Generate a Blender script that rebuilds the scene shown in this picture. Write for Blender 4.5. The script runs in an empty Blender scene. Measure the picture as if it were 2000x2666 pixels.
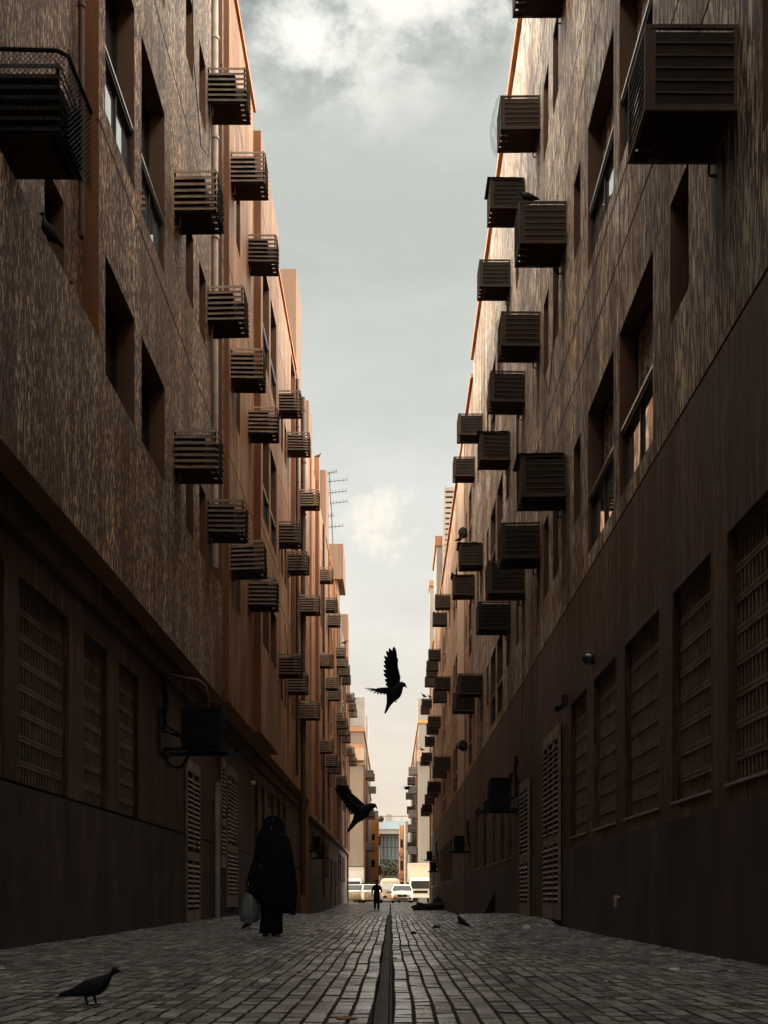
import bpy, bmesh, math, random
import numpy as np
from mathutils import Vector, Matrix
random.seed(7); rng = np.random.default_rng(7)
R = math.radians
S = bpy.context.scene
C = S.collection

# ------------------------------------------------------------------ camera numbers
FPX, CX, CY, CAMH = 3100.0, 1018.0, 2334.0, 0.55
def at(x, y, Y):                       # a point of the photograph at distance Y
    return Vector(((x - CX) * Y / FPX, Y, CAMH + (CY - y) * Y / FPX))
def LX(u): return -(3.44 + 0.001 * u)
def RX(u): return 2.737 + 0.0045 * u
def P(side, u, v, z):                  # u along the alley, v out of the wall towards the alley
    return (LX(u) + v, u, z) if side < 0 else (RX(u) - v, u, z)
def sm(a, b, x):
    t = min(1, max(0, (x - a) / (b - a))); return t * t * (3 - 2 * t)
def gz(x, y):                          # height of the paving
    z = 0.05 * sm(14, 25, y) - 0.33 * sm(30, 55, y) + 0.28 * sm(60, 95, y)
    z += 0.035 * sm(0.3, 3.2, abs(x + 0.04)) * (1 - sm(95, 100, y))
    z += 0.08 * sm(0.9, 2.4, x) * sm(19.5, 20.8, y) * (1 - sm(26, 34, y))
    z += 0.005 * math.sin(x * 2.1 + y * 0.9) * math.sin(y * 0.55 - x)
    return z

# ------------------------------------------------------------------ node materials
def new_mat(name):
    m = bpy.data.materials.new(name); m.use_nodes = True
    nt = m.node_tree; b = nt.nodes['Principled BSDF']
    return m, nt, b
def N(nt, t, **k):
    n = nt.nodes.new(t)
    for a, v in k.items(): setattr(n, a, v)
    return n
def pos_vec(nt, sc):
    g = N(nt, 'ShaderNodeNewGeometry'); mp = N(nt, 'ShaderNodeMapping')
    mp.inputs['Scale'].default_value = sc
    nt.links.new(g.outputs['Position'], mp.inputs['Vector']); return mp.outputs['Vector']
def obj_vec(nt, sc):
    g = N(nt, 'ShaderNodeTexCoord'); mp = N(nt, 'ShaderNodeMapping')
    mp.inputs['Scale'].default_value = sc
    nt.links.new(g.outputs['Object'], mp.inputs['Vector']); return mp.outputs['Vector']
def noise(nt, vec, scale=1, detail=4, rough=0.55, dist=0):
    n = N(nt, 'ShaderNodeTexNoise'); n.inputs['Scale'].default_value = scale
    n.inputs['Detail'].default_value = detail; n.inputs['Roughness'].default_value = rough
    n.inputs['Distortion'].default_value = dist
    nt.links.new(vec, n.inputs['Vector']); return n.outputs['Fac']
def ramp(nt, fac, stops):
    r = N(nt, 'ShaderNodeValToRGB'); e = r.color_ramp.elements
    while len(e) < len(stops): e.new(0.5)
    for i, (p, c) in enumerate(stops):
        e[i].position = p; e[i].color = (c, c, c, 1) if not hasattr(c, '__len__') else (*c, 1)
    nt.links.new(fac, r.inputs['Fac']); return r.outputs['Color']
def mix(nt, a, b, fac, mode='MIX'):
    m = N(nt, 'ShaderNodeMix', data_type='RGBA', blend_type=mode)
    for s, v in ((0, fac), (6, a), (7, b)):
        if hasattr(v, 'is_linked') or hasattr(v, 'links'): nt.links.new(v, m.inputs[s])
        else: m.inputs[s].default_value = v if s == 0 else (*v, 1)
    return m.outputs[2]
def bump(nt, b, h, strength, dist):
    n = N(nt, 'ShaderNodeBump'); n.inputs['Strength'].default_value = strength
    n.inputs['Distance'].default_value = dist
    nt.links.new(h, n.inputs['Height']); nt.links.new(n.outputs['Normal'], b.inputs['Normal'])

def plain(name, col, rough=0.6, var=0.25, scale=3.0, metal=0.0, bmp=0.0, spec=0.22, stretch=(1, 1, 1), local=False):
    m, nt, b = new_mat(name)
    v = (obj_vec if local else pos_vec)(nt, tuple(scale * s for s in stretch))
    f = noise(nt, v, 1, 5, 0.6)
    lo = tuple(c * (1 - var) for c in col); hi = tuple(min(1, c * (1 + var)) for c in col)
    c = ramp(nt, f, [(0.3, lo), (0.7, hi)])
    nt.links.new(c, b.inputs['Base Color'])
    b.inputs['Roughness'].default_value = rough; b.inputs['Metallic'].default_value = metal
    b.inputs['Specular IOR Level'].default_value = spec
    if bmp: bump(nt, b, noise(nt, v, 7, 4), bmp, 0.01)
    return m
def stucco(name, dark, light, kx, kz, cover=0.52, soft=0.10, stain=0.55, bdist=0.012):
    m, nt, b = new_mat(name)
    v = pos_vec(nt, (kx, kx, kz))
    f = noise(nt, v, 1, 5, 0.66, 0.35)
    fl = ramp(nt, f, [(cover - soft, 0.0), (cover + soft, 1.0)])
    v2 = pos_vec(nt, (0.9, 0.9, 0.09)); st = noise(nt, v2, 1, 4, 0.6)
    stc = ramp(nt, st, [(0.36, stain), (0.60, 1.0)])
    v3 = pos_vec(nt, (7, 7, 0.25)); st3 = ramp(nt, noise(nt, v3, 1, 4, 0.6), [(0.36, 0.55), (0.58, 1.0)])
    v4 = pos_vec(nt, (0.35, 0.35, 0.45)); f4 = noise(nt, v4, 1, 3)
    clump = ramp(nt, noise(nt, pos_vec(nt, (1.1, 1.1, 0.28)), 1, 4, 0.65), [(0.38, 0.28), (0.58, 1.0)])
    fl = mix(nt, fl, clump, 1.0, 'MULTIPLY')
    base = mix(nt, dark, light, fl)
    warm = mix(nt, base, (0.92, 0.74, 0.58), ramp(nt, f4, [(0.4, 0.0), (0.7, 0.8)]), 'MULTIPLY')
    c = mix(nt, mix(nt, warm, stc, 1.0, 'MULTIPLY'), st3, 1.0, 'MULTIPLY')
    nt.links.new(c, b.inputs['Base Color'])
    b.inputs['Roughness'].default_value = 0.6; b.inputs['Specular IOR Level'].default_value = 0.2
    bump(nt, b, f, 0.85, bdist)
    return m
M = {}
M['bark'] = stucco('rough_streaked_render', (0.088, 0.040, 0.019), (1.0, 0.82, 0.62), 28, 3.4, 0.525, 0.045)
M['curl'] = stucco('rough_flecked_render', (0.098, 0.041, 0.018), (1.0, 0.73, 0.49), 34, 8.5, 0.555, 0.045)
M['mid'] = stucco('weathered_warm_lit_render', (0.20, 0.080, 0.030), (0.62, 0.32, 0.145), 20, 1.6, 0.53, 0.07)  # warm glow on the farther facades put into the render's orange colour
M['peach'] = stucco('weathered_peach_lit_render', (0.16, 0.075, 0.034), (0.80, 0.50, 0.28), 22, 2.0, 0.53, 0.06)  # peach tone also carries the warm far-end light in its colour
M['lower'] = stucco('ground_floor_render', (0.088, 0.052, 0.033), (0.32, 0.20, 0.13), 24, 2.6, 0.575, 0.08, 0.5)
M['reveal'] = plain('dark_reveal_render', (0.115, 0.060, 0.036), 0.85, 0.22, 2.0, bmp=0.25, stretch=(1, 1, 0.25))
M['brown'] = plain('brown_render', (0.18, 0.075, 0.036), 0.85, 0.22, 2.0, bmp=0.25, stretch=(1, 1, 0.25))
M['tan'] = plain('tan_render', (0.25, 0.12, 0.058), 0.85, 0.2, 1.5, bmp=0.25, stretch=(1.5, 1.5, 0.2))
M['beige'] = plain('beige_render', (0.33, 0.22, 0.14), 0.85, 0.18, 1.2, bmp=0.2, stretch=(1.5, 1.5, 0.2))
M['coping'] = plain('bounce_lit_coping', (0.42, 0.17, 0.07), 0.7, 0.25, 4.0)  # orange of bounced light put into the coping's colour
M['plinth'] = plain('dark_plinth_render', (0.066, 0.046, 0.036), 0.8, 0.5, 1.6, bmp=0.4, stretch=(1, 1, 0.4))
M['groove'] = plain('joint_filler', (0.02, 0.015, 0.012), 0.9, 0.1)
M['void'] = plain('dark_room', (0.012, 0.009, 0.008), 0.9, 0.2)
M['frame'] = plain('bronze_frame', (0.035, 0.028, 0.024), 0.45, 0.2, metal=0.3)
M['alu'] = plain('bare_aluminium', (0.62, 0.58, 0.53), 0.32, 0.12, metal=0.9)
M['block'] = plain('grille_concrete', (0.16, 0.115, 0.088), 0.85, 0.3, 4.0)
M['sheet'] = plain('painted_sheet', (0.036, 0.027, 0.022), 0.5, 0.3, 2.5, spec=0.4)
M['sheet_edge'] = plain('painted_angle_iron', (0.075, 0.055, 0.042), 0.5, 0.3, 3.0)
M['tray'] = plain('rusty_tray', (0.035, 0.020, 0.014), 0.75, 0.45, 5.0)
M['slat_dark'] = plain('darker_slat', (0.035, 0.029, 0.025), 0.7, 0.4, 4.0)  # darker copy of the slat colour, for the nearest left cage
M['slat'] = plain('weathered_slat', (0.16, 0.118, 0.085), 0.65, 0.4, 4.0, stretch=(1, 1, 2.5), local=False)
M['body'] = plain('unit_casing', (0.012, 0.011, 0.011), 0.6, 0.3)
M['steel'] = plain('dark_steel', (0.03, 0.028, 0.027), 0.5, 0.3)
M['cable'] = plain('black_rubber', (0.012, 0.012, 0.013), 0.5, 0.2)
M['pipe_grey'] = plain('grey_pvc', (0.33, 0.28, 0.235), 0.5, 0.3, 2.0)
M['pipe_brown'] = plain('brown_pvc', (0.07, 0.038, 0.026), 0.5, 0.25, 2.0)
M['door'] = plain('pale_louvre_paint', (0.21, 0.16, 0.12), 0.5, 0.35, 6.0)
M['concrete'] = plain('channel_concrete', (0.045, 0.039, 0.035), 0.7, 0.5, 6.0, bmp=0.4)
M['bed'] = plain('joint_sand', (0.018, 0.016, 0.014), 0.95, 0.3, 20)
M['asphalt'] = plain('asphalt', (0.115, 0.10, 0.085), 0.8, 0.2, 1.0, bmp=0.2)
M['tower'] = plain('weathered_tower_render', (0.155, 0.095, 0.062), 0.85, 0.2, 1.5, stretch=(1.5, 1.5, 0.2))
M['white'] = plain('white_plaster', (0.18, 0.155, 0.128), 0.8, 0.15, 0.5, stretch=(1, 1, 0.3))
M['cream'] = plain('cream_plaster', (0.145, 0.107, 0.074), 0.8, 0.15, 0.5, stretch=(1, 1, 0.3))
M['grey'] = plain('grey_plaster', (0.19, 0.165, 0.14), 0.8, 0.2, 0.6)
M['orange'] = plain('orange_plaster', (0.46, 0.19, 0.06), 0.8, 0.15, 0.5)
M['blue'] = plain('pale_blue_panel', (0.20, 0.25, 0.265), 0.4, 0.1, 0.5)
M['black_cloth'] = plain('black_cloth', (0.009, 0.009, 0.011), 0.85, 0.4, 12, bmp=0.2)
M['navy'] = plain('dark_shirt_cloth', (0.012, 0.012, 0.015), 0.85, 0.3, 20)
M['skin'] = plain('skin', (0.16, 0.085, 0.055), 0.55, 0.1, 15)
M['hair'] = plain('black_hair', (0.008, 0.007, 0.007), 0.5, 0.3, 40)
M['feather'] = plain('charcoal_feathers', (0.014, 0.014, 0.017), 0.6, 0.45, 38, bmp=0.3, local=True)
M['feather_grey'] = plain('slate_feathers', (0.020, 0.020, 0.024), 0.6, 0.45, 30, bmp=0.3, local=True)
M['feather_pale'] = plain('pale_feathers', (0.33, 0.29, 0.25), 0.6, 0.35, 30, local=True)
M['paint'] = plain('white_car_paint', (0.54, 0.46, 0.35), 0.22, 0.03, 1.0, spec=0.5)
M['paint_cream'] = plain('cream_van_paint', (0.36, 0.29, 0.205), 0.3, 0.06, 1.0)
M['paint_grey'] = plain('grey_truck_paint', (0.38, 0.34, 0.29), 0.35, 0.06, 1.0)
M['tyre'] = plain('tyre_rubber', (0.015, 0.015, 0.015), 0.8, 0.2)
M['rim'] = plain('alloy_rim', (0.5, 0.5, 0.5), 0.3, 0.1, metal=0.8)
M['red'] = plain('red_lens', (0.50, 0.05, 0.012), 0.25, 0.1)
M['lens'] = plain('clear_lens', (0.55, 0.54, 0.5), 0.12, 0.1)
M['black'] = plain('black_plastic', (0.012, 0.012, 0.012), 0.45, 0.2)
M['plate'] = plain('plate_white', (0.6, 0.56, 0.46), 0.5, 0.05)
M['plate_o'] = plain('plate_amber', (0.6, 0.25, 0.06), 0.5, 0.05)
M['litter'] = plain('dirty_paper', (0.45, 0.42, 0.37), 0.7, 0.25, 20)
M['rag'] = plain('dark_rag', (0.02, 0.017, 0.015), 0.9, 0.4, 15)
M['leaf'] = plain('foliage', (0.03, 0.035, 0.02), 0.6, 0.5, 3)
M['bark_wood'] = plain('trunk_bark', (0.10, 0.08, 0.06), 0.9, 0.3, 6)
M['cardboard'] = plain('cardboard', (0.30, 0.18, 0.10), 0.85, 0.2, 5)

def vary(m):
    nt = m.node_tree; b = nt.nodes['Principled BSDF']; src = b.inputs['Base Color'].links[0].from_socket
    oi = N(nt, 'ShaderNodeObjectInfo'); r_ = ramp(nt, oi.outputs['Random'], [(0.0, (.6, .58, .56)), (0.5, (1, 1, 1)), (1.0, (1.45, 1.3, 1.15))])
    nt.links.new(mix(nt, src, r_, 1.0, 'MULTIPLY'), b.inputs['Base Color'])
for k_ in ('feather', 'feather_grey', 'black_cloth', 'navy', 'steel', 'body', 'cable', 'rag', 'black', 'void', 'sheet', 'sheet_edge', 'tray', 'slat', 'slat_dark', 'hair', 'groove'):
    M[k_].node_tree.nodes['Principled BSDF'].inputs['Specular IOR Level'].default_value = 0.08
for k_ in ('slat', 'sheet', 'tray', 'sheet_edge'): vary(M[k_])
m, nt, b = new_mat('window_glass'); M['glass'] = m
b.inputs['Base Color'].default_value = (0.85, 0.85, 0.82, 1); b.inputs['Roughness'].default_value = 0.03
b.inputs['Metallic'].default_value = 0.92      # mirror film
bump(nt, b, noise(nt, pos_vec(nt, (1.2, 1.2, 1.2)), 1, 2), 0.05, 0.05)
m, nt, b = new_mat('car_glass'); M['carglass'] = m
b.inputs['Base Color'].default_value = (0.03, 0.035, 0.036, 1); b.inputs['Roughness'].default_value = 0.05
m, nt, b = new_mat('curtain_wall_glass'); M['cglass'] = m
b.inputs['Base Color'].default_value = (0.10, 0.12, 0.125, 1); b.inputs['Roughness'].default_value = 0.18
m, nt, b = new_mat('curtain_print'); M['curtain'] = m
w = N(nt, 'ShaderNodeTexWave'); w.inputs['Scale'].default_value = 2.5; w.inputs['Distortion'].default_value = 9
w.inputs['Detail'].default_value = 3; w.inputs['Detail Scale'].default_value = 2
nt.links.new(pos_vec(nt, (2, 2, 1.5)), w.inputs['Vector'])
nt.links.new(ramp(nt, w.outputs['Fac'], [(0.45, (0.16, 0.10, 0.07)), (0.6, (0.03, 0.02, 0.017))]), b.inputs['Base Color'])
b.inputs['Roughness'].default_value = 0.9
m, nt, b = new_mat('floral_black_cloth'); M['abaya'] = m
vv = N(nt, 'ShaderNodeTexVoronoi'); vv.inputs['Scale'].default_value = 15
nt.links.new(obj_vec(nt, (1, 1, 0.8)), vv.inputs['Vector'])
nz = noise(nt, obj_vec(nt, (28, 28, 16)), 1, 4)
fl = mix(nt, ramp(nt, vv.outputs['Distance'], [(0.2, 1.0), (0.5, 0.0)]), ramp(nt, nz, [(0.52, 0.0), (0.62, 1.0)]), 1.0, 'MULTIPLY')
big = ramp(nt, noise(nt, obj_vec(nt, (3, 3, 2.2)), 1, 3), [(0.42, 0.0), (0.62, 1.0)])
nt.links.new(mix(nt, (0.0065, 0.0065, 0.008), (0.09, 0.085, 0.075), mix(nt, fl, big, 1.0, 'MULTIPLY')), b.inputs['Base Color'])
b.inputs['Roughness'].default_value = 0.8; b.inputs['Specular IOR Level'].default_value = 0.1
m, nt, b = new_mat('thin_plastic'); M['plastic'] = m
b.inputs['Base Color'].default_value = (0.17, 0.19, 0.20, 1); b.inputs['Roughness'].default_value = 0.3
b.inputs['Transmission Weight'].default_value = 0.25; b.inputs['Alpha'].default_value = 0.93
bump(nt, b, noise(nt, obj_vec(nt, (14, 14, 6)), 1, 5), 0.6, 0.03)
m, nt, b = new_mat('bird_netting'); M['net'] = m
b.inputs['Base Color'].default_value = (0.16, 0.17, 0.17, 1); b.inputs['Roughness'].default_value = 0.6
nt.links.new(ramp(nt, noise(nt, pos_vec(nt, (6, 6, 3)), 1, 4), [(0.35, 0.08), (0.75, 0.5)]), b.inputs['Alpha'])

m, nt, b = new_mat('concrete_paver'); M['paver'] = m
g = N(nt, 'ShaderNodeNewGeometry')
isl = ramp(nt, g.outputs['Random Per Island'], [(0.0, (0.14, 0.129, 0.117)), (0.5, (0.31, 0.29, 0.265)), (1.0, (0.48, 0.455, 0.42))])
st = ramp(nt, noise(nt, pos_vec(nt, (0.9, 0.5, 1)), 1, 5, 0.65), [(0.33, 0.5), (0.6, 1.0)])
gr = ramp(nt, noise(nt, pos_vec(nt, (55, 55, 55)), 1, 4), [(0.3, 0.62), (0.7, 1.15)])
nt.links.new(mix(nt, mix(nt, isl, st, 1.0, 'MULTIPLY'), gr, 1.0, 'MULTIPLY'), b.inputs['Base Color'])
nt.links.new(ramp(nt, noise(nt, pos_vec(nt, (2, 2, 2)), 1, 4), [(0.3, 0.20), (0.7, 0.36)]), b.inputs['Roughness'])
b.inputs['Specular IOR Level'].default_value = 1.0
bump(nt, b, noise(nt, pos_vec(nt, (70, 25, 70)), 1, 4), 0.45, 0.004)

M['paver_rim'] = plain('dirty_paver_edge', (0.10, 0.09, 0.08), 0.7, 0.5, 9)
# ------------------------------------------------------------------ mesh builder
class MB:
    def __init__(self): self.v = []; self.f = []; self.m = []
    def add(self, vs, fs, mat=0):
        o = len(self.v); self.v += [tuple(p) for p in vs]
        for f in fs: self.f.append(tuple(i + o for i in f)); self.m.append(mat)
    def quad(self, a, b, c, d, mat=0): self.add([a, b, c, d], [(0, 1, 2, 3)], mat)
    def hexa(self, p, mat=0):
        self.add(p, [(0, 3, 2, 1), (4, 5, 6, 7), (0, 1, 5, 4), (1, 2, 6, 5), (2, 3, 7, 6), (3, 0, 4, 7)], mat)
    def box(self, x0, x1, y0, y1, z0, z1, mat=0):
        self.hexa([(x0, y0, z0), (x1, y0, z0), (x1, y1, z0), (x0, y1, z0), (x0, y0, z1), (x1, y0, z1), (x1, y1, z1), (x0, y1, z1)], mat)
    def sbox(self, side, u0, u1, v0, v1, z0, z1, mat=0):
        q = [(u0, v0, z0), (u1, v0, z0), (u1, v1, z0), (u0, v1, z0), (u0, v0, z1), (u1, v0, z1), (u1, v1, z1), (u0, v1, z1)]
        self.hexa([P(side, *t) for t in q], mat)
    def squad(self, side, a, b, c, d, mat=0): self.quad(P(side, *a), P(side, *b), P(side, *c), P(side, *d), mat)
    def loft(self, rings, mat=0, cap=True, closed=True):
        n = len(rings[0]); o = len(self.v)
        for r in rings: self.v += [tuple(p) for p in r]
        for i in range(len(rings) - 1):
            for j in range(n if closed else n - 1):
                k = (j + 1) % n
                self.f.append((o + i * n + j, o + i * n + k, o + (i + 1) * n + k, o + (i + 1) * n + j)); self.m.append(mat)
        if cap and closed:
            self.f.append(tuple(o + j for j in reversed(range(n)))); self.m.append(mat)
            e = o + (len(rings) - 1) * n
            self.f.append(tuple(e + j for j in range(n))); self.m.append(mat)
    def tube(self, pts, r, n=8, mat=0):
        pts = [Vector(p) for p in pts]; rr = r if hasattr(r, '__len__') else [r] * len(pts); rings = []
        up = Vector((0.13, 0.31, 0.94))
        for i, p in enumerate(pts):
            t = (pts[min(i + 1, len(pts) - 1)] - pts[max(i - 1, 0)]).normalized()
            a = t.cross(up)
            if a.length < 0.15: a = t.cross(Vector((0.9, 0.3, 0.1)))
            a.normalize(); bb = t.cross(a)
            rings.append([p + (a * math.cos(2 * math.pi * k / n) + bb * math.sin(2 * math.pi * k / n)) * rr[i] for k in range(n)])
        self.loft(rings, mat)
    def ell(self, rows, n=12, mat=0, axis=(1, 0, 0)):   # rows of (centre, ry, rz): rings across x
        self.loft([[(c[0], c[1] + ry * math.cos(2 * math.pi * k / n), c[2] + rz * math.sin(2 * math.pi * k / n)) for k in range(n)] for c, ry, rz in rows], mat)
    def disc(self, c, ax, r, h, n=20, mat=0):
        a = Vector(ax).normalized(); c = Vector(c)
        self.tube([c - a * h / 2, c + a * h / 2], r, n, mat)
    def build(self, name, mats, parent=None, smooth=False, origin=None):
        if not isinstance(mats, (list, tuple)): mats = [mats]
        me = bpy.data.meshes.new(name)
        o = bpy.data.objects.new(name, me); C.objects.link(o)
        base = Vector((0, 0, 0))
        if parent is not None:
            o.parent = parent; q = parent
            while q is not None: base += q.location; q = q.parent
        elif origin is not None: o.location = origin; base = Vector(origin)
        me.from_pydata([(a - base.x, b_ - base.y, c - base.z) for a, b_, c in self.v], [], self.f)
        for mt in mats: me.materials.append(mt)
        me.polygons.foreach_set('material_index', self.m)
        bm = bmesh.new(); bm.from_mesh(me); bmesh.ops.recalc_face_normals(bm, faces=bm.faces); bm.to_mesh(me); bm.free()
        if smooth:
            me.polygons.foreach_set('use_smooth', [True] * len(me.polygons))
            try: me.set_sharp_from_angle(angle=R(40))
            except Exception: pass
        me.update()
        return o
def tag(o, label, cat, group=None, kind=None):
    if label: o['label'] = label
    if cat: o['category'] = cat
    if group: o['group'] = group
    if kind: o['kind'] = kind
    return o
def thing(name, label, cat, loc=(0, 0, 0), group=None, rz=0):
    o = bpy.data.objects.new(name, None); C.objects.link(o); o.empty_display_size = 0.2
    o.location = loc; o.rotation_euler = (0, 0, rz)
    return tag(o, label, cat, group)
def dup(root, loc, label, group=None, rz=None, scale=None):
    def cp(o, par):
        c = o.copy(); C.objects.link(c)
        if par is not None: c.parent = par
        for ch in list(o.children): cp(ch, c)
        return c
    r = cp(root, None); r.location = loc; r['label'] = label
    if rz is not None: r.rotation_euler = (0, 0, rz)
    if scale: r.scale = scale
    if group: r['group'] = group
    return r

# ------------------------------------------------------------------ facades
def wall_grid(mb, side, u0, u1, v, z0, z1, ops, mat=0, mrev0=1):
    ops = [o for o in ops if o[0] >= u0 - 1e-6 and o[1] <= u1 + 1e-6 and o[2] >= z0 - 1e-6 and o[3] <= z1 + 1e-6]
    us = sorted({u0, u1, *[x for o in ops for x in o[:2]]}); zs = sorted({z0, z1, *[x for o in ops for x in o[2:4]]})
    for i in range(len(us) - 1):
        run = None
        for j in range(len(zs) - 1):
            cu, cz = (us[i] + us[i + 1]) / 2, (zs[j] + zs[j + 1]) / 2
            hole = any(o[0] < cu < o[1] and o[2] < cz < o[3] for o in ops)
            if not hole and run is None: run = zs[j]
            if hole and run is not None:
                mb.squad(side, (us[i], v, run), (us[i + 1], v, run), (us[i + 1], v, zs[j]), (us[i], v, zs[j]), mat); run = None
        if run is not None:
            mb.squad(side, (us[i], v, run), (us[i + 1], v, run), (us[i + 1], v, z1), (us[i], v, z1), mat)
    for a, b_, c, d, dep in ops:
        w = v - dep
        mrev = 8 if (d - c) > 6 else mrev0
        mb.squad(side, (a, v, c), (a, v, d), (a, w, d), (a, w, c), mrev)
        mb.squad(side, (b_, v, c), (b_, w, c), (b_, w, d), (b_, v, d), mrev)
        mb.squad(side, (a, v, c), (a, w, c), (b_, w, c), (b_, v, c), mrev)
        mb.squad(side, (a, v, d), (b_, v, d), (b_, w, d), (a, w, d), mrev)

def window(root, side, o, v, style):
    a, b_, c, d, dep = o; w = v - dep; f = 0.05; mb = MB(); pn = MB()
    fr = lambda u0, u1, z0, z1, x0=0.004, x1=0.05: mb.sbox(side, u0, u1, w + x0, w + x1, z0, z1, 0)
    if style in ('slide', 'slidecurtain'):         # fixed lower light near the wall face, open upper sash deep in the reveal
        tr = c + 0.76; o0, o1 = dep - 0.10, dep - 0.05
        fr(a, a + f, c, tr, o0, o1); fr(b_ - f, b_, c, tr, o0, o1); fr(a + f, b_ - f, c, c + f, o0, o1)
        fr(a, b_, tr, tr + 0.08, 0.06, dep - 0.03); mb.sbox(side, a, b_, w + dep - 0.03, w + dep - 0.012, tr + 0.05, tr + 0.084, 1)
        mid = (a + b_) / 2; fr(mid - 0.02, mid + 0.02, c + f, tr, o0, o1 - 0.01)
        pn.squad(side, (a, w + o0 + 0.01, c), (b_, w + o0 + 0.01, c), (b_, w + o0 + 0.01, tr), (a, w + o0 + 0.01, tr), 0)
        fr(a, a + f, tr + 0.08, d); fr(b_ - f, b_, tr + 0.08, d); fr(a + f, b_ - f, d - f, d)
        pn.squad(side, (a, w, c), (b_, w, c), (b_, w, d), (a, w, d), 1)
    else:
        fr(a, a + f, c, d); fr(b_ - f, b_, c, d); fr(a + f, b_ - f, c, c + f); fr(a + f, b_ - f, d - f, d)
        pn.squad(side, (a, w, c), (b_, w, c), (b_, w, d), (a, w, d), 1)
    wd = mb.build('window', [M['frame'], M['alu']], root)
    pn.build('pane', [M['glass'], M['void']], wd)
    if style == 'slidecurtain':
        cu = MB(); rows = []
        for z in (tr + 0.08, (tr + d) / 2, d - 0.06):
            rows.append([P(side, a + 0.06 + (b_ - a - 0.12) * k / 20, w + 0.03 + 0.018 * math.sin(k * 1.7 + z), z) for k in range(21)])
        cu.loft(rows, 0, closed=False); cu.build('curtain', M['curtain'], wd, True)
def grille(root, side, o, v, rows=7):
    a, b_, c, d, dep = o; w = v - dep; mb = MB()
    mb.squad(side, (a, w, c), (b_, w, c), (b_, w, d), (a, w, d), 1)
    h = (d - c) / rows; bar = h * 0.27
    for r in range(rows):
        z = c + r * h
        mb.sbox(side, a, b_, w + 0.055, w + 0.072, z + h - bar, z + h - bar * 0.56, 0)
        mb.sbox(side, a, b_, w + 0.055, w + 0.072, z + h - bar * 0.44, z + h, 0)
    n = max(6, int(round((b_ - a) / 0.105))); p = (b_ - a) / n
    for k in range(n + 1):
        u = a + k * p; mb.sbox(side, max(a, u - 0.018), min(b_, u + 0.018), w + 0.052, w + 0.066, c, d, 0)
    mb.build('vent_grille', [M['block'], M['void']], root)
def louvre_door(root, side, u0, u1, z0, z1, v, cols):
    mb = MB(); f = 0.06
    mb.sbox(side, u0, u1, v + 0.003, v + 0.02, z0, z1, 1)
    W = (u1 - u0) / cols
    for k in range(cols + 1):
        u = u0 + k * W; mb.sbox(side, max(u0, u - f / 2), min(u1, u + f / 2), v + 0.02, v + 0.07, z0, z1, 0)
    mid = z0 + (z1 - z0) * 0.42
    for k in range(cols):
        a, b_ = u0 + k * W + f / 2, u0 + (k + 1) * W - f / 2
        mb.sbox(side, a, b_, v + 0.02, v + 0.06, z0, z0 + 0.28, 0)
        mb.sbox(side, a, b_, v + 0.02, v + 0.06, z1 - 0.2, z1, 0)
        mb.sbox(side, a, b_, v + 0.02, v + 0.06, mid - 0.08, mid + 0.08, 0)
        z = z0 + 0.36
        while z < z1 - 0.28:
            if abs(z - mid) > 0.12:
                q = [(a, v + 0.06, z - 0.035), (b_, v + 0.06, z - 0.035), (b_, v + 0.075, z - 0.022), (a, v + 0.075, z - 0.022),
                     (a, v + 0.02, z + 0.012), (b_, v + 0.02, z + 0.012), (b_, v + 0.035, z + 0.025), (a, v + 0.035, z + 0.025)]
                mb.hexa([P(side, *t) for t in q], 0)
            z += 0.095
    d = mb.build('door', [M['door'], M['void']], root)
    hb = MB(); hb.tube([P(side, (u0 + u1) / 2 + 0.1, v + 0.07, mid + 0.1), P(side, (u0 + u1) / 2 + 0.1, v + 0.11, mid + 0.1), P(side, (u0 + u1) / 2 + 0.1, v + 0.11, mid + 0.28), P(side, (u0 + u1) / 2 + 0.1, v + 0.07, mid + 0.28)], 0.012, 6)
    hb.build('handle', M['steel'], d)
def shell(mb, side, u0, u1, v, z0, z1, mat=0, back=-9.0):   # roof, ends and back of a block
    mb.squad(side, (u0, v, z1), (u1, v, z1), (u1, back, z1), (u0, back, z1), mat)
    mb.squad(side, (u0, v, z0), (u0, v, z1), (u0, back, z1), (u0, back, z0), mat)
    mb.squad(side, (u1, v, z0), (u1, back, z0), (u1, back, z1), (u1, v, z1), mat)
    mb.squad(side, (u0, back, z0), (u0, back, z1), (u1, back, z1), (u1, back, z0), mat)
def coping(root, side, u0, u1, v, z, out=0.10, h=0.14, name='coping'):
    mb = MB(); mb.sbox(side, u0, u1, v - 0.25, v + out, z + 0.003, z + h); mb.build(name, M['coping'], root)
def joints(ops, u0, u1, zs, dep=0.03):   # thin horizontal joints cut into the render
    return ops + [(u0, u1, z, z + 0.035, dep) for z in zs]
def joint_backs(mb, side, u0, u1, v, zs, mat):
    for z in zs: mb.squad(side, (u0, v - 0.03, z), (u1, v - 0.03, z), (u1, v - 0.03, z + 0.035), (u0, v - 0.03, z + 0.035), mat)

WM = lambda main: [M[main], M['reveal'], M['groove'], M['tan'], M['beige'], M['lower'], M['plinth'], M['coping'], M['brown'], M['mid']]
FL = [0.0, 4.06, 8.12]

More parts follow.
